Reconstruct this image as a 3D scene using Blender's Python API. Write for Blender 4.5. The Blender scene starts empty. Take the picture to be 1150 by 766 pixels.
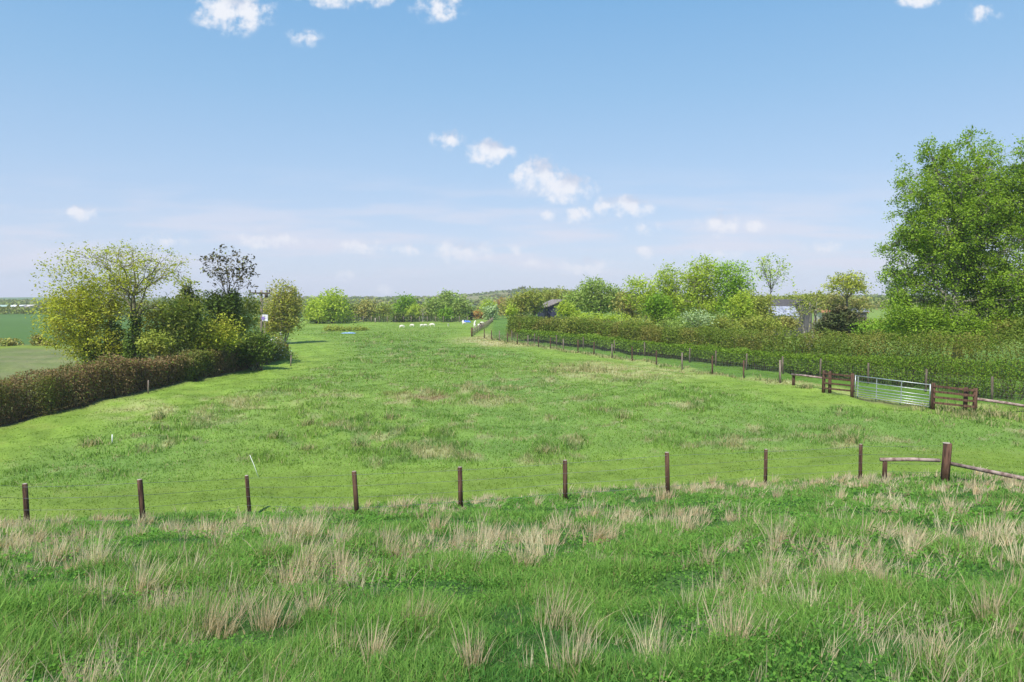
import bpy, bmesh, math, random
import numpy as np
from mathutils import Vector, Matrix

random.seed(7)
RNG = np.random.default_rng(11)
SC = bpy.context.scene
COL = SC.collection
R = math.radians

# ------------------------------------------------------------------ camera
CZ = 5.7                       # eye height above the paddock
F = 800.0                      # focal length in photo pixels (1150 wide)
TP = 0.06                      # tan of the downward pitch
PITCH = math.atan(TP)
cam_d = bpy.data.cameras.new("camera")
cam_d.sensor_width = 36.0
cam_d.lens = 36.0 * F / 1150.0
cam_d.clip_start = 0.1
cam_d.clip_end = 20000.0
cam = bpy.data.objects.new("camera", cam_d)
COL.objects.link(cam)
cam.location = (0, 0, CZ)
cam.rotation_euler = (math.pi / 2 - PITCH, 0, 0)
SC.camera = cam

SUN_EL, SUN_AZ = R(52), R(205)   # azimuth clockwise from +Y: behind the viewer, a little to the left
sun_dir = Vector((math.sin(SUN_AZ) * math.cos(SUN_EL), math.cos(SUN_AZ) * math.cos(SUN_EL), math.sin(SUN_EL)))


def ray(px, py):
    a, b = (px - 575.0) / F, (383.0 - py) / F
    cp, sp = math.cos(PITCH), math.sin(PITCH)
    return (a, cp + b * sp, -sp + b * cp)


# ------------------------------------------------------------------ world: sky + fair weather clouds
world = bpy.data.worlds.new("World")
SC.world = world
world.use_nodes = True
nt = world.node_tree
nt.nodes.clear()


def N(tree, kind, **kw):
    n = tree.nodes.new(kind)
    for k, v in kw.items():
        setattr(n, k, v)
    return n


def math_n(tree, op, a, b=None, c=None, clamp=False):
    n = tree.nodes.new("ShaderNodeMath")
    n.operation = op
    n.use_clamp = clamp
    for i, v in enumerate((a, b, c)):
        if v is None:
            continue
        if isinstance(v, (int, float)):
            n.inputs[i].default_value = v
        else:
            tree.links.new(v, n.inputs[i])
    return n.outputs[0]


def mix_rgb(tree, fac, a, b, blend="MIX"):
    n = tree.nodes.new("ShaderNodeMix")
    n.data_type = "RGBA"
    n.blend_type = blend
    for i, v in ((0, fac), (6, a), (7, b)):
        if isinstance(v, (int, float)):
            n.inputs[i].default_value = v
        elif isinstance(v, tuple):
            n.inputs[i].default_value = (*v, 1.0) if len(v) == 3 else v
        else:
            tree.links.new(v, n.inputs[i])
    return n.outputs[2]


def smooth(tree, v, lo, hi, out_lo=0.0, out_hi=1.0):
    n = tree.nodes.new("ShaderNodeMapRange")
    n.interpolation_type = "SMOOTHSTEP"
    tree.links.new(v, n.inputs[0])
    n.inputs[1].default_value, n.inputs[2].default_value = lo, hi
    n.inputs[3].default_value, n.inputs[4].default_value = out_lo, out_hi
    return n.outputs[0]


SKY_STRENGTH = 0.115
sky = N(nt, "ShaderNodeTexSky", sky_type="NISHITA", sun_disc=False)
sky.sun_elevation = SUN_EL
sky.sun_rotation = SUN_AZ
sky.air_density = 1.0
sky.dust_density = 0.6
sky.ozone_density = 1.6
tc = N(nt, "ShaderNodeTexCoord")
sep = N(nt, "ShaderNodeSeparateXYZ")
nt.links.new(tc.outputs["Generated"], sep.inputs[0])
sx, sy, sz = sep.outputs
ysafe = math_n(nt, "MAXIMUM", sy, 0.02)
U = math_n(nt, "DIVIDE", sx, ysafe)
V = math_n(nt, "DIVIDE", sz, ysafe)
uv = N(nt, "ShaderNodeCombineXYZ")
nt.links.new(U, uv.inputs[0])
nt.links.new(V, uv.inputs[1])

# cumulus: (photo x, photo y, half width, half height, strength) turned into directions
CLOUDS = [(262, 12, 46, 26, 1), (390, -4, 56, 14, .9), (492, 6, 32, 18, .75), (341, 42, 22, 12, .5),
          (503, 157, 20, 13, .85), (550, 171, 29, 15, 1), (606, 198, 34, 22, 1), (636, 212, 34, 18, 1),
          (648, 242, 18, 11, .8), (683, 231, 20, 11, .85), (708, 232, 28, 13, .95), (616, 242, 13, 7, .6),
          (88, 238, 28, 10, .85), (806, 251, 24, 16, .85), (848, 253, 16, 8, .7), (1035, 0, 28, 9, .75),
          (1105, 14, 22, 14, .5), (925, 279, 28, 9, .55), (300, 269, 52, 12, .62), (520, 283, 38, 14, .8),
          (410, 278, 34, 10, .62), (460, 280, 24, 9, .7), (655, 300, 36, 12, .75), (725, 285, 22, 9, .6),
          (725, 256, 24, 9, .55), (185, 270, 30, 9, .55), (580, 280, 13, 8, .65), (600, 296, 36, 8, .5),
          (385, 310, 16, 8, .55), (432, 325, 12, 7, .7), (150, 300, 60, 9, .45), (800, 285, 50, 9, .4)]


def cloud_field(offset):
    acc = None
    for px, py, rx, ry, s in CLOUDS:
        d = ray(px, py)
        c = (d[0] / d[1] + offset[0], d[2] / d[1] + offset[1], 0)
        sub = N(nt, "ShaderNodeVectorMath", operation="SUBTRACT")
        nt.links.new(uv.outputs[0], sub.inputs[0])
        sub.inputs[1].default_value = c
        mul = N(nt, "ShaderNodeVectorMath", operation="MULTIPLY")
        nt.links.new(sub.outputs[0], mul.inputs[0])
        mul.inputs[1].default_value = (F / rx / 1.22, F / ry / 1.28, 0)
        ln = N(nt, "ShaderNodeVectorMath", operation="LENGTH")
        nt.links.new(mul.outputs[0], ln.inputs[0])
        g = math_n(nt, "MULTIPLY", math_n(nt, "SUBTRACT", 1.0, ln.outputs[1], clamp=True), s)
        acc = g if acc is None else math_n(nt, "MAXIMUM", acc, g)
    return acc


nz = N(nt, "ShaderNodeTexNoise")
nz.inputs["Scale"].default_value = 46.0
nz.inputs["Detail"].default_value = 7.0
nz.inputs["Roughness"].default_value = 0.58
nt.links.new(uv.outputs[0], nz.inputs["Vector"])
fb = math_n(nt, "SUBTRACT", nz.outputs[0], 0.5)
dens = math_n(nt, "MULTIPLY_ADD", fb, 2.3, cloud_field((0, 0)))
cf0 = cloud_field((0, 0))
mask = math_n(nt, "MULTIPLY", smooth(nt, dens, 0.06, 0.84), smooth(nt, cf0, 0.0, 0.30))
mask = math_n(nt, "MULTIPLY", mask, smooth(nt, sy, 0.05, 0.2))
under = smooth(nt, math_n(nt, "MULTIPLY_ADD", fb, -1.6, math_n(nt, "SUBTRACT", cloud_field((0.006, 0.013)), cloud_field((-0.004, -0.012)))), 0.0, 0.75)

# thin veils low over the horizon
vm = N(nt, "ShaderNodeMapping")
nt.links.new(uv.outputs[0], vm.inputs[0])
vm.inputs["Scale"].default_value = (2.6, 20.0, 1)
nv = N(nt, "ShaderNodeTexNoise")
nv.inputs["Scale"].default_value = 1.6
nv.inputs["Detail"].default_value = 6.0
nt.links.new(vm.outputs[0], nv.inputs["Vector"])
veil = math_n(nt, "MULTIPLY", smooth(nt, nv.outputs[0], 0.42, 0.62), smooth(nt, V, 0.0, 0.06))
veil = math_n(nt, "MULTIPLY", veil, smooth(nt, V, 0.20, 0.05, 0.0, 0.8))

SKYB = 1.0 / SKY_STRENGTH
low = smooth(nt, sz, 0.30, 0.0)                       # moist air lies low: paler and a little lilac
K = SKYB / 1.74
ramp = N(nt, "ShaderNodeValToRGB")
nt.links.new(sz, ramp.inputs[0])
els = ramp.color_ramp.elements
STOPS = [(0.0, (.60, .655, .85)), (0.07, (.535, .63, .84)), (0.17, (.405, .585, .83)), (0.27, (.29, .525, .80)), (0.40, (.18, .44, .765)), (0.7, (.10, .30, .66)), (1.0, (.08, .25, .58))]
while len(els) < len(STOPS):
    els.new(0.5)
for e_, (p_, c_) in zip(els, STOPS):
    e_.position = p_
    e_.color = (*c_, 1)
grad = mix_rgb(nt, 1.0, ramp.outputs[0], (K, K, K), "MULTIPLY")
skyc = mix_rgb(nt, 0.82, sky.outputs[0], grad)
hz_col = tuple(v * K for v in (.60, .66, .84))
skyc = mix_rgb(nt, veil, skyc, tuple(v * SKYB for v in (0.45, 0.455, 0.52)))
lit = tuple(v * SKYB for v in (0.56, 0.56, 0.58))
shd = tuple(v * SKYB for v in (0.36, 0.39, 0.47))
cloudc = mix_rgb(nt, under, lit, shd)
cloudc = mix_rgb(nt, math_n(nt, "MULTIPLY", low, 0.25), cloudc, hz_col)
skyc = mix_rgb(nt, math_n(nt, "MULTIPLY", mask, 0.88), skyc, cloudc)
bg = N(nt, "ShaderNodeBackground")
bg.inputs["Strength"].default_value = SKY_STRENGTH
nt.links.new(skyc, bg.inputs["Color"])
wo = N(nt, "ShaderNodeOutputWorld")
nt.links.new(bg.outputs[0], wo.inputs["Surface"])

sun_d = bpy.data.lights.new("sun", "SUN")
sun_d.energy = 3.5
sun_d.angle = R(0.6)
sun_d.color = (1.0, 0.95, 0.87)
sun = bpy.data.objects.new("sun", sun_d)
COL.objects.link(sun)
sun.rotation_euler = sun_dir.to_track_quat("Z", "Y").to_euler()
sun.location = (0, 0, 60)

vs = SC.view_settings
SC.display_settings.display_device = "sRGB"
vs.view_transform = "Standard"
vs.look = "None"
vs.gamma = 1.0
vs.use_curve_mapping = False
vs.exposure = 0.8
SC.render.engine = "CYCLES"
SC.cycles.max_bounces = 6
SC.cycles.diffuse_bounces = 3
SC.cycles.transmission_bounces = 4
SC.cycles.transparent_max_bounces = 4
SC.cycles.use_adaptive_sampling = True
SC.cycles.use_denoising = True

# ------------------------------------------------------------------ numeric helpers
_TAB = np.random.default_rng(3).random(8192)


def vnoise(p, f=1.0):
    """value noise, p (n, 2 or 3) -> 0..1"""
    p = np.asarray(p, float) * f
    if p.shape[1] == 2:
        p = np.column_stack([p, np.zeros(len(p))])
    i = np.floor(p).astype(np.int64)
    t = p - i
    t = t * t * (3 - 2 * t)
    out = 0
    for dx in (0, 1):
        for dy in (0, 1):
            for dz in (0, 1):
                h = ((i[:, 0] + dx) * 73856093) ^ ((i[:, 1] + dy) * 19349663) ^ ((i[:, 2] + dz) * 83492791)
                w = (t[:, 0] if dx else 1 - t[:, 0]) * (t[:, 1] if dy else 1 - t[:, 1]) * (t[:, 2] if dz else 1 - t[:, 2])
                out = out + w * _TAB[(h ^ (h >> 13)) & 8191]
    return out


def fbm(p, f=1.0, o=3):
    s, a, tot = 0, 1.0, 0
    for k in range(o):
        s = s + a * vnoise(np.asarray(p) + 17.3 * k, f * 2 ** k)
        tot += a
        a *= 0.5
    return s / tot


def sst(x, a, b):
    t = np.clip((x - a) / (b - a), 0, 1)
    return t * t * (3 - 2 * t)


# ------------------------------------------------------------------ terrain
def toe(x):
    return np.interp(x, [-60, -12, 0, 11, 14, 40], [15.5, 17.4, 19.75, 22.3, 22.4, 20.5])


def hz0(x, y):
    """ground height: a grassy bank under the viewer, a flat paddock, a far rise"""
    f = 0.7 * sst(y, 21, 40)
    yt = toe(x)
    t = np.clip((y - 2.4) / (yt - 2.4), 0, 1)
    tt = np.where(t > 0.82, 0.82 + (t - 0.82) * (1 - 0.0 * t), t)
    z = 4.05 * (1 - tt) + f * tt
    z = z + 0.10 * np.sin(t * math.pi)
    far = 11.5 * np.exp(-((x - 30) / 85) ** 2 - ((y - 820) / 170) ** 2)
    far = far + 6.0 * sst(y, 420, 1400) * (0.6 + 0.8 * fbm(np.column_stack([x, y]), 1 / 260.0, 2))
    far = far + 2.6 * sst(x, 60, 150) * sst(y, 85, 190)
    return z + far


def hz(x, y):
    x = np.atleast_1d(np.asarray(x, float)); y = np.atleast_1d(np.asarray(y, float))
    p = np.column_stack([x, y])
    z = hz0(x, y)
    r = np.hypot(x, y)
    fld = sst(y - toe(x), 0.5, 5)
    lump = (fbm(p, 1 / 1.3, 3) - 0.5) * (0.10 + 0.30 * sst(y - toe(x), 5, 9) * (1 - sst(r, 55, 110))) + (fbm(p + 40, 1 / 9.0, 2) - 0.5) * 0.35
    bank = (fbm(p, 1 / 0.8, 3) - 0.5) * 0.26 + (fbm(p + 9, 1 / 3.0, 2) - 0.5) * 0.30
    z = z + lump * fld * (1 - 0.6 * sst(r, 120, 300)) + bank * (1 - fld) * sst(y, 2.0, 4.0)
    return z


def hz1(x, y):
    return float(hz(x, y)[0])


_AT = {}
_YS = 2.0 * 1.006 ** np.arange(1, 1190)


def at(px, py):
    """the ground point that the photo shows at this pixel"""
    if (px, py) in _AT:
        return _AT[(px, py)].copy()
    d = ray(px, py)
    ys = _YS
    for _ in range(3):
        s = ys / d[1]
        hit = np.nonzero(hz(s * d[0], ys) > CZ + s * d[2])[0]
        if not len(hit):
            break
        k = max(hit[0], 1)
        ys = np.linspace(ys[k - 1], ys[k], 24)
    y = float(ys[len(ys) // 2])
    s = y / d[1]
    v = Vector((s * d[0], y, hz1(s * d[0], y)))
    _AT[(px, py)] = v
    return v.copy()


def pt(px, py, D):
    """the point of this pixel's line of sight at distance D ahead"""
    d = ray(px, py)
    s = D / d[1]
    return Vector((s * d[0], D, CZ + s * d[2]))


LH = [at(x, y) for x, y in ((0, 479), (60, 464), (150, 443), (230, 425), (300, 409))]   # left hedge foot
LH_Y = [p.y for p in LH]; LH_X = [p.x for p in LH]
LH_Y = [10.0] + LH_Y + [66, 84, 110, 160]
LH_X = [LH_X[0] - 1.5] + LH_X + [-20.5, -25.5, -38, -55]
FRONT_POSTS = [(876, 430), (835, 425), (800, 420), (766, 415), (737, 409.6), (710, 405.3), (687.5, 402), (667, 398.6),
               (649, 396), (632.7, 393.6), (618, 391.3), (604.7, 389.6), (593, 388), (581, 386.3), (570, 384.6),
               (561, 383), (552, 381.8), (543.8, 380.6)]
RF = [at(x, y) for x, y in FRONT_POSTS]
RF_Y = [p.y for p in RF]; RF_X = [p.x for p in RF]


def inside(x, y):
    """signed metres inside the paddock from its left and right edges"""
    xl = np.interp(y, LH_Y, LH_X)
    gate = at(1000, 452)
    xr = np.interp(y, [20, 30, gate.y] + RF_Y + [160], [40, 30, gate.x] + RF_X + [RF_X[-1] - 2])
    return x - xl, xr - x


def blob(x, y, px, py, rx, ry):
    c = at(px, py)
    return np.clip(1 - np.hypot((x - c.x) / rx, (y - c.y) / ry), 0, 1)


C_LONG = np.array((0.065, 0.130, 0.030))
C_FIELD = np.array((0.188, 0.290, 0.052))
C_LUSH = np.array((0.196, 0.300, 0.044))
C_STRAW = np.array((0.48, 0.43, 0.23))


def ground_tint(x, y):
    """-> albedo, straw share, roughness of the sward"""
    p = np.column_stack([x, y])
    n1, n2, n3 = fbm(p, 1 / 7.0, 3), fbm(p + 31, 1 / 2.2, 3), fbm(p + 77, 1 / 25.0, 2)
    n4 = fbm(p + 55, 1 / 0.7, 2)
    il, ir = inside(x, y)
    dt = y - toe(x)
    lush = np.maximum.reduce([1 - sst(il + (n1 - .5) * 2, 3.0, 7.5), 1 - sst(ir + (n1 - .5) * 2, 3.0, 8.5),
                              (1 - sst(dt + (n1 - .5) * 2, 2.5, 6.0)) * 0.9, sst(y + (n3 - .5) * 40, 75, 130)])
    rough = (1 - lush)
    straw = rough * sst(n1 * 0.20 + n2 * 0.25 + n4 * 0.55, 0.55, 0.76) * 0.70
    straw = np.maximum(straw, 1.5 * sst(blob(x, y, 592, 381, 11, 16), 0, .7) * sst(n2, 0.22, 0.6))
    straw = np.maximum(straw, 0.8 * sst(blob(x, y, 690, 415, 9, 9), 0, .7) * sst(n2 * .5 + n4 * .5, 0.36, 0.62))
    straw = np.maximum(straw, 0.7 * sst(blob(x, y, 230, 455, 7, 5), 0, .7) * sst(n2 * .5 + n4 * .5, 0.42, 0.65))
    straw = np.maximum(straw, 0.7 * sst(blob(x, y, 470, 445, 10, 6), 0, .7) * sst(n2 * .5 + n4 * .5, 0.45, 0.66))
    # dry tussocky foot of the right hand fence
    foot = np.exp(-((ir + 0.3) / 0.8) ** 2) * (y > 30) * (y < 100)
    straw = np.maximum(straw, foot * 0.75 * sst(n2, 0.25, 0.6))
    c = C_FIELD * (0.62 + 0.40 * n2 + 0.40 * n4)[:, None]
    hue = (sst(n3 * .5 + n1 * .5, .4, .65) * .5)[:, None]
    c = c * (1 - hue) + np.array((0.120, 0.235, 0.052)) * hue
    c = c * (1 - lush)[:, None] + (C_LUSH * (0.60 + 0.25 * n1 + 0.30 * n2 + 0.28 * n4)[:, None]) * lush[:, None]
    # darker rank tussocks
    dark = rough * sst(n2 * .5 + n4 * .5, 0.50, 0.68) * 0.75
    c = c * (1 - dark)[:, None] + np.array((0.080, 0.160, 0.032)) * dark[:, None]
    front = (1 - sst(np.abs(dt - 2.0), 0.8, 2.6))
    streak = fbm(np.column_stack([x / 3.2, y / 0.42]), 1.0, 3)
    c = c * (1 + lush * (streak - .5) * 0.75)[:, None]
    wear = (lush * sst(streak * .6 + n1 * .4, .53, .68) * .35)[:, None]
    c = c * (1 - wear) + np.array((0.20, 0.20, 0.055)) * wear
    c = c * (1 - 0.45 * front)[:, None] + np.array((0.135, 0.200, 0.030)) * (0.45 * front)[:, None]
    c = c * (1 - np.clip(straw, 0, 1) * .8)[:, None] + C_STRAW * (np.clip(straw, 0, 1) * .8)[:, None]
    for px, py, rx, ry in ((482, 447, 1.5, .9), (445, 441, 1.2, .8), (545, 446, 1.0, .8)):
        e = sst(blob(x, y, px, py, rx, ry), 0.1, 0.6) * sst(n2, 0.3, 0.55) * 0.75
        c = c * (1 - e)[:, None] + np.array((0.21, 0.12, 0.075)) * e[:, None]
    # ground left of the left hedge: rough grass, then young corn
    lf = 1 - sst(il, -1.2, 0.0)
    rg = np.array((0.150, 0.185, 0.055)) * (0.7 + 0.6 * n1)[:, None]
    rs = sst(n2 * .5 + n1 * .5, .45, .7) * .5
    rg = rg * (1 - rs)[:, None] + np.array((0.23, 0.21, 0.11)) * rs[:, None]
    edge = np.exp(-((y - 73.5) / 2.2) ** 2)
    rg = rg * (1 - edge)[:, None] + np.array((0.20, 0.27, 0.03)) * edge[:, None]
    corn = np.array((0.085, 0.160, 0.032)) * (0.85 + 0.3 * n3)[:, None]
    k = sst(y + 0.05 * x, 73, 76)[:, None]
    lc = rg * (1 - k) + corn * k
    k = sst(y, 228, 236)[:, None]
    lc = lc * (1 - k) + np.array((0.10, 0.13, 0.06)) * k
    lf = (lf * (dt > 3))[:, None]
    # hedge bottom: bare soil and leaf litter
    c = c * (1 - lf) + lc * lf
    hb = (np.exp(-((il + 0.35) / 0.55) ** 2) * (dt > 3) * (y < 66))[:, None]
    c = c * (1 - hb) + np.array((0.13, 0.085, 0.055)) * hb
    # meadows right of the fence
    rf = sst(-ir, 0.6, 1.4) * (y > 24)
    rc = np.array((0.115, 0.215, 0.03)) * (0.75 + 0.5 * n1)[:, None]
    k = sst(x, 20, 34)[:, None] * sst(y, 60, 80)[:, None]
    rc = rc * (1 - k) + np.array((0.19, 0.28, 0.045)) * k
    c = c * (1 - rf)[:, None] + rc * rf[:, None]
    # worn line under the gate
    g0, g1 = at(959, 446), at(1044, 459)
    gd = Vector((g1.x - g0.x, g1.y - g0.y)); gl = gd.length; gd /= gl
    al = (x - g0.x) * gd.x + (y - g0.y) * gd.y
    ac = np.abs(-(x - g0.x) * gd.y + (y - g0.y) * gd.x)
    w = (np.exp(-(ac / 0.28) ** 2) * ((al > 0) & (al < gl)) * 0.8)[:, None]
    c = c * (1 - w) + np.array((0.14, 0.10, 0.07)) * w
    # far farmland: patchwork
    far = sst(y, 250, 330)
    cell = vnoise(np.column_stack([np.floor(x / 130 + y / 900), np.floor(y / 160)]) + 0.0, 1.0)
    fc = np.where((cell > 0.62)[:, None], np.array((0.22, 0.21, 0.08)), np.where((cell > 0.35)[:, None], np.array((0.10, 0.19, 0.05)), np.array((0.13, 0.17, 0.06))))
    c = c * (1 - far)[:, None] + fc * far[:, None]
    # the bank
    lg = (1 - sst(dt + (n2 - .5) * 1.2, -0.5, 0.5))
    bank = C_LONG * (0.7 + 0.6 * n2)[:, None]
    c = c * (1 - lg)[:, None] + bank * lg[:, None]
    return np.clip(c, 0.005, 0.6), np.clip(straw, 0, 1), rough


# ------------------------------------------------------------------ object helpers
def mesh_np(name, V_, faces_sizes, loops, mat=None, parent=None, color=None, smooth_sh=False):
    me = bpy.data.meshes.new(name)
    V_ = np.ascontiguousarray(V_, dtype=np.float32)
    me.vertices.add(len(V_))
    me.vertices.foreach_set("co", V_.ravel())
    loops = np.ascontiguousarray(loops, dtype=np.int32)
    sizes = np.ascontiguousarray(faces_sizes, dtype=np.int32)
    me.loops.add(len(loops))
    me.loops.foreach_set("vertex_index", loops)
    me.polygons.add(len(sizes))
    starts = np.concatenate([[0], np.cumsum(sizes)[:-1]]).astype(np.int32)
    me.polygons.foreach_set("loop_start", starts)
    me.polygons.foreach_set("loop_total", sizes)
    if color is not None:
        a = me.attributes.new("tint", "FLOAT_COLOR", "POINT")
        cc = np.ones((len(V_), 4), np.float32)
        cc[:, :3] = color
        a.data.foreach_set("color", cc.ravel())
    me.update(calc_edges=True)
    me.polygons.foreach_set("use_smooth", np.full(len(sizes), smooth_sh, dtype=bool))
    if mat:
        me.materials.append(mat)
    ob = bpy.data.objects.new(name, me)
    COL.objects.link(ob)
    if parent:
        ob.parent = parent
        ob.matrix_parent_inverse = Matrix.Translation(-Vector(parent.location))
    return ob


class Tubes:
    """collects tapered tubes and boxes into one mesh"""
    def __init__(self):
        self.v, self.f, self.s, self.n = [], [], [], 0

    def tube(self, pts, rad, sides=6, cap=True):
        pts = np.asarray(pts, float); rad = np.asarray(rad, float)
        m = len(pts)
        d = np.gradient(pts, axis=0)
        d /= np.linalg.norm(d, axis=1)[:, None] + 1e-9
        ref = np.array((0, 0, 1.0)) if abs(d[0, 2]) < 0.9 else np.array((1.0, 0, 0))
        a = np.cross(d, ref); a /= np.linalg.norm(a, axis=1)[:, None] + 1e-9
        b = np.cross(d, a)
        ang = np.arange(sides) / sides * 2 * math.pi
        ring = pts[:, None, :] + rad[:, None, None] * (np.cos(ang)[None, :, None] * a[:, None, :] + np.sin(ang)[None, :, None] * b[:, None, :])
        self.v.append(ring.reshape(-1, 3))
        i = np.arange(m - 1)[:, None] * sides + np.arange(sides)[None, :]
        j = np.arange(m - 1)[:, None] * sides + (np.arange(sides)[None, :] + 1) % sides
        q = np.stack([i, j, j + sides, i + sides], -1).reshape(-1, 4) + self.n
        self.f.append(q.ravel()); self.s.append(np.full(len(q), 4))
        if cap:
            self.f.append(np.arange(sides)[::-1] + self.n); self.s.append([sides])
            self.f.append(np.arange(sides) + (m - 1) * sides + self.n); self.s.append([sides])
        self.n += m * sides

    def box(self, p0, p1, w, h, up=(0, 0, 1)):
        """a beam from p0 to p1, w across, h along up"""
        p0, p1 = np.asarray(p0, float), np.asarray(p1, float)
        d = p1 - p0; d /= np.linalg.norm(d)
        s = np.cross(d, up)
        if np.linalg.norm(s) < 1e-3:
            s = np.array((1.0, 0, 0))
        s /= np.linalg.norm(s); u = np.cross(s, d)
        c = 0.12 * min(w, h)
        prof = [(-w/2 + c, -h/2), (w/2 - c, -h/2), (w/2, -h/2 + c), (w/2, h/2 - c), (w/2 - c, h/2), (-w/2 + c, h/2), (-w/2, h/2 - c), (-w/2, -h/2 + c)]
        ring = np.array([[p + s * a + u * b for a, b in prof] for p in (p0, p1)]).reshape(-1, 3)
        self.v.append(ring)
        for k in range(8):
            k2 = (k + 1) % 8
            self.f.append(np.array([k, k2, k2 + 8, k + 8]) + self.n); self.s.append([4])
        self.f.append(np.arange(8)[::-1] + self.n); self.s.append([8])
        self.f.append(np.arange(8) + 8 + self.n); self.s.append([8])
        self.n += 16

    def poly(self, pts):
        self.v.append(np.asarray(pts, float))
        self.f.append(np.arange(len(pts)) + self.n); self.s.append([len(pts)])
        self.n += len(pts)

    def build(self, name, mat, parent=None, smooth_sh=False):
        return mesh_np(name, np.concatenate(self.v), np.concatenate(self.s), np.concatenate(self.f), mat, parent, None, smooth_sh)


def tag(o, label, cat, group=None, kind=None):
    if label: o["label"] = label
    if cat: o["category"] = cat
    if group: o["group"] = group
    if kind: o["kind"] = kind
    return o


def empty(name, loc, label, cat, group=None):
    o = bpy.data.objects.new(name, None)
    o.empty_display_size = 0.3
    COL.objects.link(o)
    o.location = loc
    return tag(o, label, cat, group)


# ------------------------------------------------------------------ materials
def new_mat(name):
    m = bpy.data.materials.new(name)
    m.use_nodes = True
    t = m.node_tree
    for n in list(t.nodes):
        if n.type != "OUTPUT_MATERIAL":
            t.nodes.remove(n)
    return m, t, t.nodes["Material Output"]


def leaf_mat(name, c1, c2, c3, transl=0.35, patch=0.9):
    """leaves: each island its own shade between c1 and c2, sprays of c3 by clump"""
    c1, c2, c3 = (tuple(min(.85, v * k) for v, k in zip(c_, (2.15, 2.2, 1.8))) for c_ in (c1, c2, c3))
    m, t, out = new_mat(name)
    g = N(t, "ShaderNodeNewGeometry")
    col = mix_rgb(t, g.outputs["Random Per Island"], c1, c2)
    tcn = N(t, "ShaderNodeTexCoord")
    n = N(t, "ShaderNodeTexNoise")
    n.inputs["Scale"].default_value = patch
    n.inputs["Detail"].default_value = 3.0
    t.links.new(tcn.outputs["Object"], n.inputs["Vector"])
    col = mix_rgb(t, smooth(t, n.outputs[0], 0.47, 0.66), col, c3)
    d = N(t, "ShaderNodeBsdfPrincipled")
    d.inputs["Roughness"].default_value = 0.55
    d.inputs["Specular IOR Level"].default_value = 0.08
    t.links.new(col, d.inputs["Base Color"])
    tr = N(t, "ShaderNodeBsdfTranslucent")
    tcol = mix_rgb(t, 1.0, col, (1.25, 1.15, 0.55), "MULTIPLY")
    t.links.new(tcol, tr.inputs["Color"])
    mx = N(t, "ShaderNodeMixShader")
    mx.inputs[0].default_value = transl
    t.links.new(d.outputs[0], mx.inputs[1]); t.links.new(tr.outputs[0], mx.inputs[2])
    t.links.new(mx.outputs[0], out.inputs["Surface"])
    return m


def solid_mat(name, c1, c2, scale=(1, 1, 1), nscale=6.0, rough=0.8, metal=0.0, bump=0.3, lo=0.35, hi=0.65, spec=0.3):
    m, t, out = new_mat(name)
    tcn = N(t, "ShaderNodeTexCoord")
    mp = N(t, "ShaderNodeMapping")
    mp.inputs["Scale"].default_value = scale
    t.links.new(tcn.outputs["Object"], mp.inputs[0])
    n = N(t, "ShaderNodeTexNoise")
    n.inputs["Scale"].default_value = nscale
    n.inputs["Detail"].default_value = 6.0
    n.inputs["Roughness"].default_value = 0.65
    t.links.new(mp.outputs[0], n.inputs["Vector"])
    b = N(t, "ShaderNodeBsdfPrincipled")
    b.inputs["Roughness"].default_value = rough
    b.inputs["Metallic"].default_value = metal
    b.inputs["Specular IOR Level"].default_value = spec
    t.links.new(mix_rgb(t, smooth(t, n.outputs[0], lo, hi), c1, c2), b.inputs["Base Color"])
    if bump:
        bm_ = N(t, "ShaderNodeBump")
        bm_.inputs["Strength"].default_value = bump
        bm_.inputs["Distance"].default_value = 0.02
        t.links.new(n.outputs[0], bm_.inputs["Height"])
        t.links.new(bm_.outputs[0], b.inputs["Normal"])
    t.links.new(b.outputs[0], out.inputs["Surface"])
    return m


def tint_mat(name, transl=0.0, fine=0.0):
    m, t, out = new_mat(name)
    a = N(t, "ShaderNodeAttribute", attribute_name="tint")
    col = a.outputs["Color"]
    d = N(t, "ShaderNodeBsdfPrincipled")
    d.inputs["Roughness"].default_value = 0.75
    d.inputs["Specular IOR Level"].default_value = 0.15
    if fine:
        tcn = N(t, "ShaderNodeTexCoord")
        fac, bsrc = None, None
        for sc_, amt in ((0.9, 0.35), (5.0, 0.5), (22.0, 0.55)):
            n = N(t, "ShaderNodeTexNoise")
            n.inputs["Scale"].default_value = sc_
            n.inputs["Detail"].default_value = 5.0
            n.inputs["Roughness"].default_value = 0.7
            t.links.new(tcn.outputs["Object"], n.inputs["Vector"])
            v = math_n(t, "MULTIPLY_ADD", math_n(t, "SUBTRACT", n.outputs[0], 0.5), amt * fine * 2, 1.0)
            fac = v if fac is None else math_n(t, "MULTIPLY", fac, v)
            bsrc = n.outputs[0]
        comb = N(t, "ShaderNodeCombineColor")
        for k in range(3):
            t.links.new(fac, comb.inputs[k])
        col = mix_rgb(t, 1.0, col, comb.outputs[0], "MULTIPLY")
        bm_ = N(t, "ShaderNodeBump")
        bm_.inputs["Strength"].default_value = 0.6
        bm_.inputs["Distance"].default_value = 0.06
        t.links.new(bsrc, bm_.inputs["Height"])
        t.links.new(bm_.outputs[0], d.inputs["Normal"])
    t.links.new(col, d.inputs["Base Color"])
    sh = d.outputs[0]
    if transl:
        tr = N(t, "ShaderNodeBsdfTranslucent")
        t.links.new(mix_rgb(t, 1.0, col, (1.1, 1.1, 0.7), "MULTIPLY"), tr.inputs["Color"])
        mx = N(t, "ShaderNodeMixShader")
        mx.inputs[0].default_value = transl
        t.links.new(sh, mx.inputs[1]); t.links.new(tr.outputs[0], mx.inputs[2])
        sh = mx.outputs[0]
    t.links.new(sh, out.inputs["Surface"])
    return m


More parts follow.
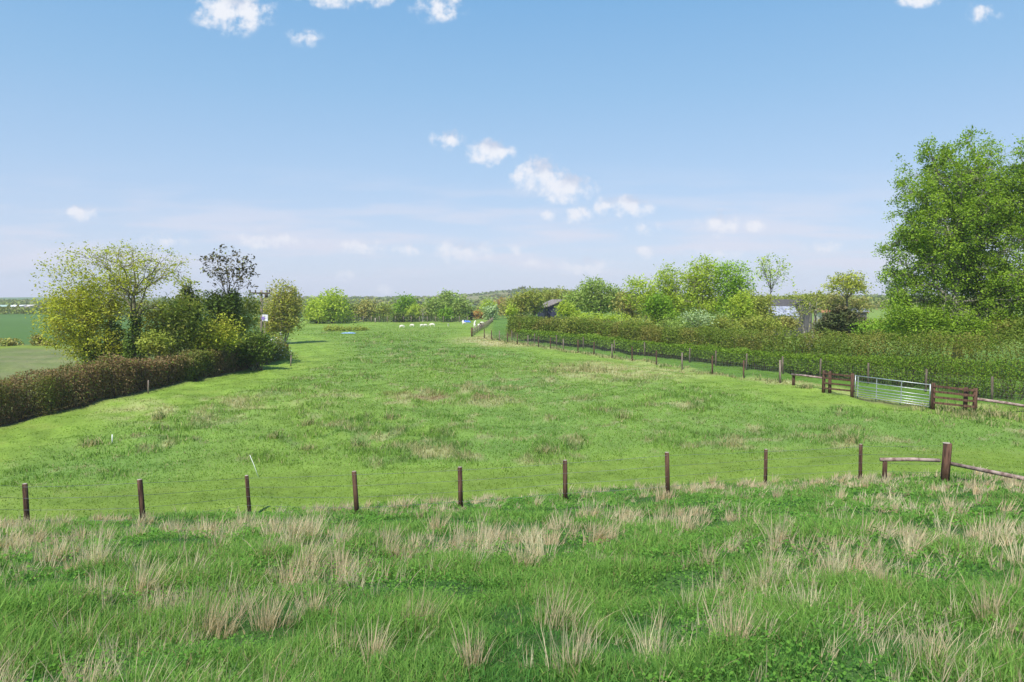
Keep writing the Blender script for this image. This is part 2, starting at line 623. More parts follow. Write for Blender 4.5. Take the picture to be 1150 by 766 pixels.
M = {
    "ground": tint_mat("turf", 0, 0.75),
    "blade": tint_mat("grass_blade", 0.5),
    "post": solid_mat("creosoted_wood", (0.045, 0.023, 0.015), (0.16, 0.085, 0.055), (9, 9, 0.8), 2.2, 0.85, bump=0.5),
    "rail": solid_mat("weathered_pole", (0.16, 0.10, 0.085), (0.42, 0.32, 0.28), (2, 2, 2), 3.0, 0.85, bump=0.4),
    "cutwood": solid_mat("sawn_end", (0.30, 0.24, 0.19), (0.46, 0.40, 0.34), (1, 1, 1), 14, 0.9),
    "greywood": solid_mat("grey_wood", (0.15, 0.11, 0.09), (0.33, 0.27, 0.22), (6, 6, 0.8), 3.0, 0.9),
    "dimwood": solid_mat("dim_wood", (0.10, 0.075, 0.055), (0.22, 0.175, 0.135), (6, 6, 0.8), 3.0, 0.9),
    "wire": solid_mat("fence_wire", (0.13, 0.14, 0.14), (0.22, 0.23, 0.23), rough=0.6, metal=0.3, bump=0),
    "galv": solid_mat("galvanised_steel", (0.34, 0.38, 0.39), (0.50, 0.54, 0.55), (1, 1, 1), 8, 0.42, 0.55, 0.05),
    "bark": solid_mat("bark", (0.045, 0.035, 0.026), (0.13, 0.105, 0.08), (5, 5, 1.2), 2.5, 0.95, bump=0.8),
    "bark_mid": solid_mat("lichened_bark", (0.09, 0.08, 0.045), (0.20, 0.18, 0.11), (5, 5, 1.2), 2.5, 0.95, bump=0.8),
    "bark_pale": solid_mat("pale_bark", (0.17, 0.15, 0.12), (0.36, 0.33, 0.28), (4, 4, 1.2), 2.5, 0.9, bump=0.6),
    "twig": solid_mat("hedge_twig", (0.025, 0.016, 0.012), (0.075, 0.048, 0.036), (4, 4, 2), 2.5, 0.95, bump=0),
    "ivy": leaf_mat("ivy_leaf", (0.026, 0.044, 0.010), (0.065, 0.100, 0.018), (0.050, 0.066, 0.014), 0.2),
    "yellowgreen": leaf_mat("yellow_green_leaf", (0.145, 0.168, 0.022), (0.240, 0.260, 0.036), (0.185, 0.180, 0.034), 0.35),
    "lime": leaf_mat("lime_leaf", (0.145, 0.192, 0.028), (0.25, 0.31, 0.052), (0.20, 0.245, 0.036), 0.45),
    "fresh": leaf_mat("fresh_leaf", (0.065, 0.125, 0.014), (0.125, 0.21, 0.024), (0.135, 0.21, 0.026), 0.4),
    "birch": leaf_mat("birch_leaf", (0.100, 0.165, 0.020), (0.18, 0.275, 0.034), (0.16, 0.24, 0.03), 0.4),
    "poplar": leaf_mat("poplar_leaf", (0.072, 0.124, 0.015), (0.155, 0.225, 0.029), (0.165, 0.235, 0.036), 0.45, 0.5),
    "olive": leaf_mat("olive_leaf", (0.100, 0.125, 0.026), (0.19, 0.215, 0.048), (0.16, 0.155, 0.042), 0.35),
    "willow": leaf_mat("willow_leaf", (0.10, 0.15, 0.040), (0.18, 0.24, 0.065), (0.14, 0.17, 0.055), 0.35),
    "brownleaf": leaf_mat("young_bronze_leaf", (0.125, 0.115, 0.042), (0.20, 0.185, 0.065), (0.16, 0.18, 0.05), 0.3),
    "darkdot": leaf_mat("dark_bud_leaf", (0.022, 0.022, 0.012), (0.06, 0.05, 0.024), (0.035, 0.03, 0.014), 0.1),
    "orange": leaf_mat("orange_leaf", (0.20, 0.105, 0.035), (0.27, 0.155, 0.05), (0.18, 0.14, 0.05), 0.3),
    "silver": leaf_mat("silver_leaf", (0.12, 0.17, 0.10), (0.22, 0.27, 0.17), (0.16, 0.22, 0.10), 0.3),
    "evergreen": leaf_mat("evergreen_leaf", (0.022, 0.034, 0.014), (0.06, 0.072, 0.028), (0.075, 0.062, 0.034), 0.1),
    "darkbush": leaf_mat("dark_leaf", (0.040, 0.062, 0.013), (0.085, 0.120, 0.022), (0.07, 0.09, 0.018), 0.25),
    "hedge": leaf_mat("hedge_leaf", (0.064, 0.086, 0.015), (0.100, 0.138, 0.024), (0.122, 0.116, 0.034), 0.38, 0.45),
    "hedgelow": leaf_mat("low_hedge_leaf", (0.060, 0.100, 0.013), (0.105, 0.165, 0.021), (0.100, 0.155, 0.023), 0.38, 0.6),
    "hedgebrown": leaf_mat("winter_hedge_leaf", (0.075, 0.050, 0.030), (0.185, 0.128, 0.078), (0.088, 0.098, 0.024), 0.35, 0.30),
    "clover": leaf_mat("clover_leaf", (0.042, 0.110, 0.021), (0.095, 0.190, 0.036), (0.07, 0.15, 0.027), 0.45, 1.2),
    "blossom": leaf_mat("may_blossom", (0.62, 0.64, 0.52), (0.80, 0.80, 0.74), (0.70, 0.72, 0.60), 0.3),
    "farwood": leaf_mat("distant_leaf", (0.070, 0.095, 0.030), (0.13, 0.16, 0.045), (0.13, 0.115, 0.05), 0.25, 0.05),
}

# ------------------------------------------------------------------ ground sheet (fine near, coarse far)
th_f = np.radians(np.arange(-50, 50.01, 0.2))
th_b = np.radians(np.arange(53, 307.1, 4.0))
TH = np.concatenate([th_f, th_b])
RR = [0.4]
while RR[-1] < 1750:
    RR.append(RR[-1] * 1.0135 + 0.004)
RR = np.array(RR)
gx = (RR[:, None] * np.sin(TH)[None, :]).ravel()
gy = (RR[:, None] * np.cos(TH)[None, :]).ravel()
gx = np.append(gx, 0); gy = np.append(gy, 0)
gz = hz(gx, gy)
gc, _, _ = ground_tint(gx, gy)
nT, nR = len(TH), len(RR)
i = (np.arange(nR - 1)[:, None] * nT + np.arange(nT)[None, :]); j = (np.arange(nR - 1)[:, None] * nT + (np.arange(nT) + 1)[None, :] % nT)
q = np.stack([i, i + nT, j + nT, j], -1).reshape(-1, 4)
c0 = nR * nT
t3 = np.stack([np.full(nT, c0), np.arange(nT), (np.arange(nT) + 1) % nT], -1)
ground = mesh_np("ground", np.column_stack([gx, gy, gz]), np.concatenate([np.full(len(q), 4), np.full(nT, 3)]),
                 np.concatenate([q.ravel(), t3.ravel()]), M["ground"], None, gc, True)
ground["kind"] = "structure"


# ------------------------------------------------------------------ air
HAZE = 0.00036
bm = bmesh.new()
bmesh.ops.create_cube(bm, size=1.0)
me = bpy.data.meshes.new("haze"); bm.to_mesh(me); bm.free()
hm, ht_, ho = new_mat("haze_air")
pv = N(ht_, "ShaderNodeVolumePrincipled")
pv.inputs["Color"].default_value = (0.88, 0.92, 1.0, 1)
pv.inputs["Density"].default_value = HAZE
pv.inputs["Anisotropy"].default_value = 0.0
ht_.links.new(pv.outputs[0], ho.inputs["Volume"])
me.materials.append(hm)
haze = bpy.data.objects.new("haze", me); COL.objects.link(haze)
haze.scale = (3700, 3700, 56); haze.location = (0, 0, 25)
haze["kind"] = "stuff"

# ------------------------------------------------------------------ grass
def blades(name, P, h, w, lean_az, lean, col, seg=2, parent=None, mat=None, bend=1.7):
    n = len(P)
    face = RNG.uniform(0, 2 * math.pi, n)
    sidev = np.column_stack([np.cos(face), np.sin(face), np.zeros(n)])
    ld = np.column_stack([np.cos(lean_az), np.sin(lean_az), np.zeros(n)])
    rows, cols = [], []
    for k in range(seg):
        t = k / seg
        c = P + ld * (lean * h * t ** bend)[:, None] + np.array((0, 0, 1.0)) * (h * t * (1 - 0.28 * lean * t))[:, None]
        ww = (w * (1 - 0.55 * t))[:, None] * 0.5
        rows += [c - sidev * ww, c + sidev * ww]
    tip = P + ld * (lean * h)[:, None] + np.array((0, 0, 1.0)) * (h * (1 - 0.28 * lean))[:, None]
    rows.append(tip)
    nv = 2 * seg + 1
    V_ = np.stack(rows, 1).reshape(-1, 3)
    base = np.arange(n)[:, None] * nv
    L, S = [], []
    fl = []
    for k in range(seg - 1):
        fl.append(base + np.array([[2 * k, 2 * k + 1, 2 * k + 3, 2 * k + 2]]))
    fl.append(base + np.array([[2 * seg - 2, 2 * seg - 1, 2 * seg]]))
    loops = np.concatenate(fl, 1).ravel()
    sizes = np.tile([4] * (seg - 1) + [3], n)
    return mesh_np(name, V_, sizes, loops, mat or M["blade"], parent, np.repeat(col, nv, 0))


def scatter(n_try, rmin, rmax, half_deg, power):
    """points in a fan before the bank's brow, thinning with distance: density ~ r**-power"""
    u = RNG.random(n_try)
    e = 2 - power
    if abs(e) < 1e-6:
        r = rmin * (rmax / rmin) ** u
    else:
        r = (rmin ** e + u * (rmax ** e - rmin ** e)) ** (1 / e)
    a = np.radians(RNG.uniform(-half_deg, half_deg, n_try))
    return r * np.sin(a), r * np.cos(a)


def leaves_np(C, size, up=0.35, elong=1.5):
    n = len(C)
    nrm = RNG.normal(0, 1, (n, 3)); nrm[:, 2] += up * 2 * np.sign(nrm[:, 2] + .3)
    nrm /= np.linalg.norm(nrm, axis=1)[:, None]
    a = np.cross(nrm, RNG.normal(0, 1, (n, 3))); a /= np.linalg.norm(a, axis=1)[:, None] + 1e-9
    b = np.cross(nrm, a)
    s = (size * RNG.uniform(0.6, 1.35, n)).reshape(-1, 1)
    # a folded four-cornered leaf spray
    v = np.stack([C - a * s * elong * .5, C + b * s * .42 - a * s * .08 + nrm * s * .1, C + a * s * elong * .5, C - b * s * .42 + a * s * .05 + nrm * s * .1], 1)
    return v.reshape(-1, 3)


def leaf_obj(name, C, size, mat, parent=None, up=0.35, elong=1.5):
    v = leaves_np(C, size, up, elong)
    n = len(C)
    return mesh_np(name, v, np.full(n, 4), np.arange(4 * n), mat, parent)


# long green grass on the bank
x, y = scatter(600000, 2.2, 30, 50, 1.6)
keep = (y - toe(x) < 0.25 + 0.3 * RNG.random(len(x)))
x, y = x[keep], y[keep]
r = np.hypot(x, y)
p2 = np.column_stack([x, y])
nA, nB, nC = fbm(p2 + 5, 1 / 0.55, 2), fbm(p2 + 71, 1 / 1.9, 3), fbm(p2 + 13, 1 / 5.0, 2)
h = (0.035 + 0.135 * sst(nA * .6 + nB * .4, 0.35, 0.7)) * RNG.uniform(0.5, 1.25, len(x))
w = np.maximum(0.0065, 0.0013 * r) * RNG.uniform(0.7, 1.3, len(x))
lz = RNG.normal(0.3, 2.0, len(x)) + (nA - .5) * 6
lean = np.clip(RNG.normal(0.6, 0.4, len(x)), 0.05, 1.6)
shade = RNG.uniform(0.75, 1.3, len(x))[:, None]
g1, g2 = np.array((0.080, 0.225, 0.046)), np.array((0.255, 0.430, 0.090))
k = np.clip(sst(nB * .5 + nA * .5, .35, .65) * 0.8 + RNG.normal(0, .22, len(x)), 0, 1)[:, None]
col = (g1 * (1 - k) + g2 * k) * shade
dead = RNG.random(len(x)) < 0.04 + 0.06 * sst(nC, .5, .7)
col[dead] = np.array((0.38, 0.31, 0.16)) * shade[dead]
g = blades("long_grass", np.column_stack([x, y, hz(x, y) - 0.01]), h, w, lz, lean, col, 3)
g["kind"] = "stuff"

# bleached dead stems in tufts
tx, ty = scatter(6800, 2.6, 28, 47, 1.2)
pp = np.column_stack([tx, ty])
kp = (ty - toe(tx) < 0.3) & (fbm(pp + 200, 1 / 2.2, 3) + RNG.normal(0, .10, len(tx)) + 0.04 * sst(-tx, -3, 7) - .05 * sst(ty, 7, 14) > 0.475)
tx, ty = tx[kp], ty[kp]
ex = RNG.uniform(-15, 15, 70); ey = toe(ex) - np.abs(RNG.normal(0, 0.6, 70)) + 0.2       # a fringe along the fence foot
tx, ty = np.append(tx, ex), np.append(ty, ey)
big = [(352, 690), (238, 712), (275, 592), (605, 625), (468, 705), (627, 705), (822, 728), (1110, 700), (160, 670), (300, 705), (770, 600), (990, 664), (875, 610),
       (700, 590), (640, 757), (420, 745), (530, 750), (1040, 748), (860, 662), (110, 640), (60, 630), (345, 640), (590, 640), (675, 610), (490, 600), (735, 745), (940, 655), (325, 660)]
bt = [at(px, py) for px, py in big]
tx, ty = np.append(tx, [c.x for c in bt]), np.append(ty, [c.y for c in bt])
m_ = len(tx); nb = len(big)
size = (0.28 + 0.58 * RNG.random(m_) ** 1.7) * (0.75 + 0.25 * sst(ty, 4, 8))
size[-nb:] = RNG.uniform(0.8, 1.1, nb) * (0.75 + 0.25 * sst(ty[-nb:], 4, 8))
cnt = (RNG.uniform(18, 75, m_) * size).astype(int)
cnt[-nb:] = 110
idx = np.repeat(np.arange(m_), cnt)
sp = RNG.uniform(0.03, 0.07, m_)[idx] * size[idx]
ox, oy = RNG.normal(0, 1, len(idx)) * sp * 1.25, RNG.normal(0, 1, len(idx)) * sp
x, y = tx[idx] + ox, ty[idx] + oy
r = np.hypot(x, y)
h = np.clip(RNG.normal(0.29, 0.11, len(idx)), 0.04, 0.55) * size[idx]
w = np.maximum(0.0036, 0.0008 * r) * RNG.uniform(0.7, 1.4, len(idx))
# each tuft leans its own way, mostly to the right, and its stems fan outwards
tl = RNG.uniform(0.0, 0.42, m_)[idx]; ta = RNG.normal(0.2, 0.8, m_)[idx]
vx = np.cos(ta) * tl + ox / (sp + 1e-6) * .13 + RNG.normal(0, .16, len(idx))
vy = np.sin(ta) * tl + oy / (sp + 1e-6) * .11 + RNG.normal(0, .2, len(idx))
lz, lean = np.arctan2(vy, vx), np.clip(np.hypot(vx, vy), 0.02, 1.5)
warm = RNG.random(m_)[idx][:, None]
col = (np.array((0.74, 0.66, 0.45)) * (1 - warm) + np.array((0.66, 0.51, 0.34)) * warm) * RNG.uniform(0.7, 1.2, len(idx))[:, None]
# low clover and dock leaves between the blades
cx_, cy_ = scatter(110000, 2.3, 20, 49, 1.4)
kp = (cy_ - toe(cx_) < 0) & (fbm(np.column_stack([cx_, cy_]) + 300, 1 / 1.1, 2) > .47)
cx_, cy_ = cx_[kp], cy_[kp]
cz_ = hz(cx_, cy_) + RNG.uniform(.02, .11, len(cx_))
cl = leaf_obj("clover", np.column_stack([cx_, cy_, cz_]), np.maximum(.018, .0035 * np.hypot(cx_, cy_)), M["clover"], None, .8, 1.1)
cl["kind"] = "stuff"
g = blades("dry_grass", np.column_stack([x, y, hz(x, y) - 0.01]), h, w, lz, lean, col, 3, bend=1.25)
g["kind"] = "stuff"

# grazed sward and tussocks of the paddock
x, y = scatter(430000, 17, 150, 42, 1.7)
il, ir = inside(x, y)
keep = (y - toe(x) > -0.1) & (il > 0.2) & (ir > -6)
x, y = x[keep], y[keep]
r = np.hypot(x, y)
c, straw, rough = ground_tint(x, y)
p2 = np.column_stack([x, y])
nt1 = fbm(p2 + 31, 1 / 2.2, 3); nt2 = fbm(p2 + 90, 1 / 0.9, 2)
tuss = rough * sst(nt1 * .5 + nt2 * .5, 0.47, 0.68)
h = (0.035 + 0.05 * rough + 0.17 * tuss + 0.12 * straw) * RNG.uniform(0.5, 1.3, len(x))
w = np.maximum(0.012, 0.0011 * r) * RNG.uniform(0.7, 1.3, len(x))
col = c * RNG.uniform(0.9, 1.6, len(x))[:, None]
st = RNG.random(len(x)) < 0.07 * rough + 0.5 * straw
col[st] = C_STRAW * RNG.uniform(0.7, 1.25, st.sum())[:, None]
g = blades("paddock_grass", np.column_stack([x, y, hz(x, y) - 0.008]), h, w, RNG.uniform(0, 6.28, len(x)),
           np.clip(RNG.normal(0.6, .35, len(x)), 0, 1.4), col, 2)
g["kind"] = "stuff"

# coarse pale grass along the foot of the right fence and by the gate, and single dead tussocks out in the paddock
bx, by, bs = [], [], []
for (a, b) in zip(RF[:-1], RF[1:]):
    for k in range(8):
        t = random.random()
        p = a.lerp(b, t)
        bx.append(p.x + random.gauss(0.1, 0.45)); by.append(p.y + random.gauss(0, 0.3)); bs.append(random.uniform(.6, 1.1))
for px, py, n_, s_ in ((1118, 468, 60, 1.3), (1060, 462, 30, 1.0), (905, 436, 16, .9), (957, 497, 6, 1.8), (306, 492, 5, 1.6), (651, 416, 26, 1.7),
                       (345, 478, 6, 1.4), (400, 500, 7, 1.2), (610, 508, 5, 1.2), (530, 402, 5, 1.4), (820, 500, 5, 1.3), (700, 470, 5, 1.2),
                       (345, 505, 6, 1.1), (735, 556, 14, 1.2), (290, 415, 10, 1.3), (180, 470, 8, 1.2), (100, 500, 8, 1.2), (440, 470, 6, 1.2)):
    c = at(px, py)
    for k in range(n_):
        sx_ = 1.4 if n_ > 20 else 0.16
        bx.append(c.x + random.gauss(0, sx_)); by.append(c.y + random.gauss(0, sx_ * .6)); bs.append(s_ * random.uniform(.6, 1.1))
bx, by, bs = map(np.array, (bx, by, bs))
cnt = 15
idx = np.repeat(np.arange(len(bx)), cnt)
x = bx[idx] + RNG.normal(0, .13, len(idx)); y = by[idx] + RNG.normal(0, .13, len(idx))
r = np.hypot(x, y)
h = np.clip(RNG.normal(.26, .09, len(idx)), .06, .6) * bs[idx]
col = C_STRAW * RNG.uniform(.8, 1.4, len(idx))[:, None]
grn = RNG.random(len(idx)) < .35
col[grn] = np.array((0.09, 0.17, 0.03))
g = blades("tussock_grass", np.column_stack([x, y, hz(x, y) - 0.01]), h, np.maximum(.006, .0009 * r), RNG.uniform(0, 6.28, len(idx)),
           np.clip(RNG.normal(.5, .3, len(idx)), 0, 1.3), col, 2)
g["kind"] = "stuff"


# ------------------------------------------------------------------ trees
def kmeans(P, k, it=4):
    k = min(k, len(P))
    c = P[RNG.choice(len(P), k, replace=False)]
    for _ in range(it):
        a = np.argmin(((P[:, None, :] - c[None]) ** 2).sum(-1), 1)
        for q_ in range(k):
            if (a == q_).any():
                c[q_] = P[a == q_].mean(0)
    return a, c


def curve(a, b, n, sag=0.12, wob=0.05):
    a, b = np.asarray(a, float), np.asarray(b, float)
    t = np.linspace(0, 1, n)[:, None]
    L = np.linalg.norm(b - a)
    p = a + (b - a) * t
    p[:, 2] += (np.sin(t[:, 0] * math.pi) * sag * L)
    p[1:-1] += RNG.normal(0, wob * L / n, (n - 2, 3)) if n > 2 else 0
    return p


def tree(name, label, cat, base, D, lobes, mat, n_twig=500, per=10, leaf=0.14, spread=0.35, trunk_r=0.16, fork=0.3, limbs=7, subs=5,
         twigs=True, gap=0.38, gapf=None, bark="bark", group=None, depth=0.9, ivy=None, stems=1, shell=0.45, extra=None, up=0.35, droop=0.0, elong=1.5):
    """lobes: (photo x, photo y, half width, half height[, share]) of the crown at distance D"""
    B = np.array(base, float)
    root = empty(name, base, label, cat, group)
    cs, rs, ws = [], [], []
    for lb in lobes:
        c = pt(lb[0], lb[1], D); rx, rz = lb[2] / F * D, lb[3] / F * D
        cs.append((c.x, c.y + RNG.normal(0, 0.12) * rx, c.z)); rs.append((rx, max(rx, rz * .6) * depth, rz)); ws.append(rx * rx * rz * (lb[4] if len(lb) > 4 else 1))
    cs, rs, ws = np.array(cs), np.array(rs), np.array(ws) / sum(ws)
    gapf = gapf or 3.2 / rs[:, 0].mean()
    pts = []
    tot = 0
    for _try in range(40):
        if tot >= n_twig:
            break
        k = RNG.choice(len(cs), n_twig * 2, p=ws)
        d = RNG.normal(0, 1, (len(k), 3)); d /= np.linalg.norm(d, axis=1)[:, None]
        rad = RNG.random(len(k)) ** shell
        wob = 0.78 + 0.44 * fbm(d * 1.7 + k[:, None] * 3.1 + B[0], 1.3, 2)
        p = cs[k] + d * rs[k] * (rad * wob)[:, None]
        if _try < 12:
            p = p[(vnoise(p + B, gapf) * .6 + vnoise(p + B + 9, gapf * 2.3) * .4 > gap) & (p[:, 2] > B[2] + 0.05)]
        else:
            p[:, 2] = np.maximum(p[:, 2], B[2] + .06)
            if _try == 12: print("SPARSE", name, label, len(pts) and tot)
        pts.append(p); tot += len(p)
    P = np.concatenate(pts)[:n_twig]
    W = Tubes()
    a1, c1 = kmeans(P, limbs)
    top = c1[:, 2].max()
    for s in range(stems):
        b = B + (RNG.normal(0, 0.25, 3) * (1, 1, 0) if stems > 1 else 0)
        crown_c = P.mean(0) if stems == 1 else c1[s % len(c1)]
        fk = np.array((b[0] * .55 + crown_c[0] * .45, b[1] * .55 + crown_c[1] * .45, B[2] + (top - B[2]) * fork))
        tip = np.array((crown_c[0], crown_c[1], B[2] + (top - B[2]) * 0.93))
        tr = np.concatenate([curve(b - (0, 0, .15), fk, 5, 0, .05), curve(fk, tip, 6, 0, .10)[1:]])
        rr_ = trunk_r * np.array([1.35, 1.0, .9, .84, .78, .66, .52, .38, .25, .12])[:len(tr)] / (stems ** .5)
        W.tube(tr, rr_, 8)
        for li in range(len(c1)):
            if stems > 1 and li % stems != s:
                continue
            mem = P[a1 == li]
            if not len(mem):
                continue
            hgt = np.clip((c1[li, 2] - B[2]) / (top - B[2] + .01) * 0.62, fork * .75, .8)
            o_i = int(np.clip(np.searchsorted(tr[:, 2], B[2] + hgt * (top - B[2])), 2, len(tr) - 2))
            st_ = tr[o_i]
            lr = rr_[o_i] * .62
            lc = curve(st_, c1[li], 6, .06, .14)
            W.tube(lc, np.linspace(lr, lr * .3, 6), 6)
            a2, c2 = kmeans(mem, subs, 3)
            for si in range(len(c2)):
                m2 = mem[a2 == si]
                if not len(m2):
                    continue
                s0 = lc[RNG.integers(2, 6)]
                sc_ = curve(s0, c2[si], 4, .06, .14)
                W.tube(sc_, np.linspace(lr * .38, lr * .14, 4), 5, False)
                if twigs:
                    for w_ in m2:
                        W.tube(curve(sc_[RNG.integers(1, 4)], w_, 3, .08, .1), (lr * .14, lr * .1, lr * .05), 3, False)
    W.build("trunk", M[bark], root, True)
    C = np.repeat(P, per, 0) + RNG.normal(0, 1, (len(P) * per, 3)) * spread * (0.55, .55, .5)
    if droop:
        C[:, 2] -= np.abs(RNG.normal(0, 1, len(C))) * droop
    C = C[C[:, 2] > hz(C[:, 0], C[:, 1]) + 0.05]
    leaf_obj("crown", C, leaf, M[mat], root, up, elong)
    if ivy:
        ic = []
        for px, py, rx, ry, n_ in ivy:
            c = pt(px, py, D - .15)
            d = RNG.normal(0, 1, (n_, 3)); d /= np.linalg.norm(d, axis=1)[:, None]
            q_ = np.array(c) + d * np.array((rx / F * D, rx / F * D, ry / F * D)) * (RNG.random(n_) ** .4 * (.7 + .6 * vnoise(d * 2 + px, 1.5)))[:, None]
            ic.append(q_)
        ic = np.concatenate(ic)
        ic = ic[ic[:, 2] > hz(ic[:, 0], ic[:, 1]) + .03]
        leaf_obj("ivy", ic, 0.11 * D / 45, M["ivy"], root)
    if extra:
        en, emat, n_, es = extra
        k = RNG.choice(len(P), n_)
        leaf_obj(en, P[k] + RNG.normal(0, 1, (n_, 3)) * spread * .6, es, M[emat], root)
    return root


def gpt(px, D):
    p = pt(px, 383, D)
    return Vector((p.x, D, hz1(p.x, D)))


# --- the left group
tree("field_maple", "bushy yellow-green tree with dense low foliage at the left end of the left clump", "tree", gpt(108, 45), 45,
     [(92, 352, 46, 34, 1.2), (72, 366, 30, 24, 1.2), (118, 332, 44, 34), (105, 305, 52, 28, .16), (78, 322, 36, 24, .25), (120, 385, 36, 22), (62, 338, 20, 10, .5), (85, 388, 30, 15, 1.3), (104, 400, 26, 13, 1.3), (135, 398, 22, 12)],
     "yellowgreen", 1250, 17, 0.105, .45, .2, .2, 9, 6, gap=.43, stems=3, ivy=[(116, 400, 24, 15, 2200), (128, 378, 12, 20, 900)])
tree("spreading_tree", "tall spreading tree with visible branches, thin yellow leaves and ivy on its trunk", "tree", gpt(150, 44), 44,
     [(135, 300, 52, 26), (165, 305, 50, 30), (192, 302, 28, 22), (120, 288, 40, 14), (160, 285, 40, 12, .8), (150, 345, 40, 26, .9), (180, 335, 22, 16, .5)],
     "yellowgreen", 520, 8, 0.095, .34, .2, .25, 10, 6, gap=.46, bark="bark_mid", stems=1, shell=.36, ivy=[(150, 393, 13, 26, 2200), (152, 362, 7, 14, 700)])
tree("ivy_clad_stump", "narrow dark column of ivy with a feathery top between two thin trees", "tree", gpt(214, 48), 48,
     [(213, 322, 10, 9, 1), (213, 345, 16, 18)], "olive", 120, 12, .13, .35, .16, .5, 4, 4, gap=.3, ivy=[(213, 346, 14, 22, 1300), (210, 328, 7, 10, 260), (222, 365, 18, 20, 900)])
tree("sparse_tree", "nearly bare tree of dark dotted leaves rising out of an ivy mass", "tree", gpt(253, 52), 52,
     [(258, 300, 32, 22), (240, 298, 16, 16, .7), (275, 308, 18, 18, .6), (254, 318, 12, 8, .8)],
     "darkdot", 150, 6, 0.15, .26, .09, .42, 9, 5, gap=.36, shell=.33, ivy=[(252, 350, 20, 22, 2600), (240, 340, 16, 16, 1400), (262, 335, 9, 12, 600), (232, 375, 24, 24, 1800)],
     extra=("young_leaves", "yellowgreen", 40, .16))
BUSH = [
    ("olive_shrub", "olive brown shrub filling the middle of the left clump", 190, 46, [(188, 372, 34, 30), (172, 388, 22, 18), (200, 350, 26, 20, .7)], "olive", 620, 13, .13, .42),
    ("hawthorn_bush", "bronze and green twiggy bush right of the dark ivy mass", 268, 54, [(268, 358, 26, 26), (280, 342, 18, 14, .6), (248, 382, 26, 22)], "olive", 560, 12, .14, .42),
    ("yellow_bush", "yellow green bush low in front of the ivy covered trunk", 232, 47, [(228, 385, 30, 22), (246, 372, 24, 20)], "yellowgreen", 380, 12, .13, .42),
    ("dark_bush", "dark green rounded bush at the far end of the brown hedge", 290, 50, [(288, 390, 20, 18), (272, 396, 20, 14)], "darkbush", 420, 14, .13, .36),
    ("small_yellow_bush", "small light bush under the leaning bough behind the brown hedge", 175, 42, [(174, 386, 18, 12)], "olive", 130, 12, .12, .3),
]
for nm, lb, px, D, lo, mt, a_, b_, ls, sp_ in BUSH:
    tree(nm, lb, "bush", gpt(px, D), D, lo, mt, a_, b_, ls, sp_, .07, .12, 7, 5, gap=.36, stems=3)
tree("blossoming_hawthorn", "hawthorn dotted with white blossom at the end of the left clump", "bush", gpt(312, 58), 58, [(310, 392, 14, 16), (318, 402, 12, 10)],
     "olive", 190, 11, .13, .4, .06, .15, 5, 4, gap=.33, stems=2, extra=("blossom", "blossom", 420, .10))
tree("willow", "brownish yellow willow with pale stems at the far end of the left clump", "tree", gpt(318, 78), 78,
     [(318, 345, 22, 28), (306, 360, 18, 18, .7), (332, 352, 13, 20, .7), (322, 328, 14, 10, .6), (313, 368, 18, 10)], "brownleaf", 680, 9, .17, .55, .22, .15, 9, 5, gap=.37, bark="bark_pale", stems=4,
     extra=("young_leaves", "yellowgreen", 2600, .17))

# --- trees across the far end of the paddock
FAR = [
    ("lime_tree", "smaller rounded lime-yellow tree left of the tallest far tree", 357, 142, [(356, 348, 15, 14), (352, 355, 10, 8)], "lime", 260, 9, .36, .8, .3, "bark"),
    ("lime_tree", "tallest rounded lime-green tree at the left of the far treeline", 374, 140, [(374, 344, 19, 18), (384, 352, 12, 11), (366, 352, 12, 10)], "lime", 420, 9, .36, .8, .35, "bark"),
    ("bronze_tree", "thin bronze leaved tree standing in front of the far fence", 411, 150, [(411, 347, 14, 11), (410, 355, 9, 8, .6)], "brownleaf", 150, 8, .34, .8, .2, "bark"),
    ("maple_tree", "fresh green rounded tree behind the two dark bushes", 455, 156, [(455, 344, 15, 13), (459, 352, 12, 8)], "fresh", 260, 9, .36, .8, .3, "bark"),
    ("hazel_tree", "yellowish low tree right behind the dark bushes", 465, 152, [(466, 351, 10, 9)], "lime", 110, 9, .34, .7, .16, "bark"),
    ("bare_tree", "slim leafless pale tree among the sheep's treeline", 475, 150, [(475, 349, 7, 11)], "brownleaf", 60, 2, .2, .6, .14, "bark_pale"),
    ("willow_tree", "leftmost of three grey-green willows in the far treeline", 487, 164, [(487, 347, 12, 13)], "willow", 190, 9, .4, .9, .25, "bark"),
    ("willow_tree", "tallest and middle of three grey-green willows in the far treeline", 502, 168, [(502, 343, 13, 16), (503, 334, 8, 7, .5)], "willow", 240, 9, .4, .9, .28, "bark"),
    ("willow_tree", "rightmost of three grey-green willows in the far treeline", 516, 162, [(517, 345, 12, 14)], "willow", 200, 9, .4, .9, .25, "bark"),
    ("silver_tree", "pale silvery green tree at the end of the wooden rail fence", 551, 165, [(551, 351, 8, 9), (554, 346, 5, 5, .5)], "silver", 110, 9, .36, .7, .2, "bark_pale"),
    ("bright_tree", "bright green tree rising behind the silvery tree", 549, 190, [(549, 344, 9, 7)], "lime", 90, 8, .42, .9, .25, "bark"),
    ("yellow_tree", "golden yellow tree between the silvery tree and the hill", 562, 200, [(562, 341, 8, 6)], "orange", 70, 8, .42, .9, .25, "bark"),
    ("bronze_tree", "broad bronze tree at the near foot of the hill", 578, 175, [(575, 344, 14, 11), (566, 351, 9, 6)], "brownleaf", 170, 8, .4, .9, .25, "bark"),
    ("scrub_tree", "low grey brown tree between bronze tree and green rounded tree", 432, 170, [(432, 349, 12, 9), (424, 352, 8, 6)], "olive", 130, 9, .38, .8, .2, "bark"),
    ("oak_tree", "dull green low tree between tallest lime tree and bronze tree", 396, 165, [(397, 351, 10, 8)], "darkbush", 110, 9, .38, .8, .2, "bark"),
]
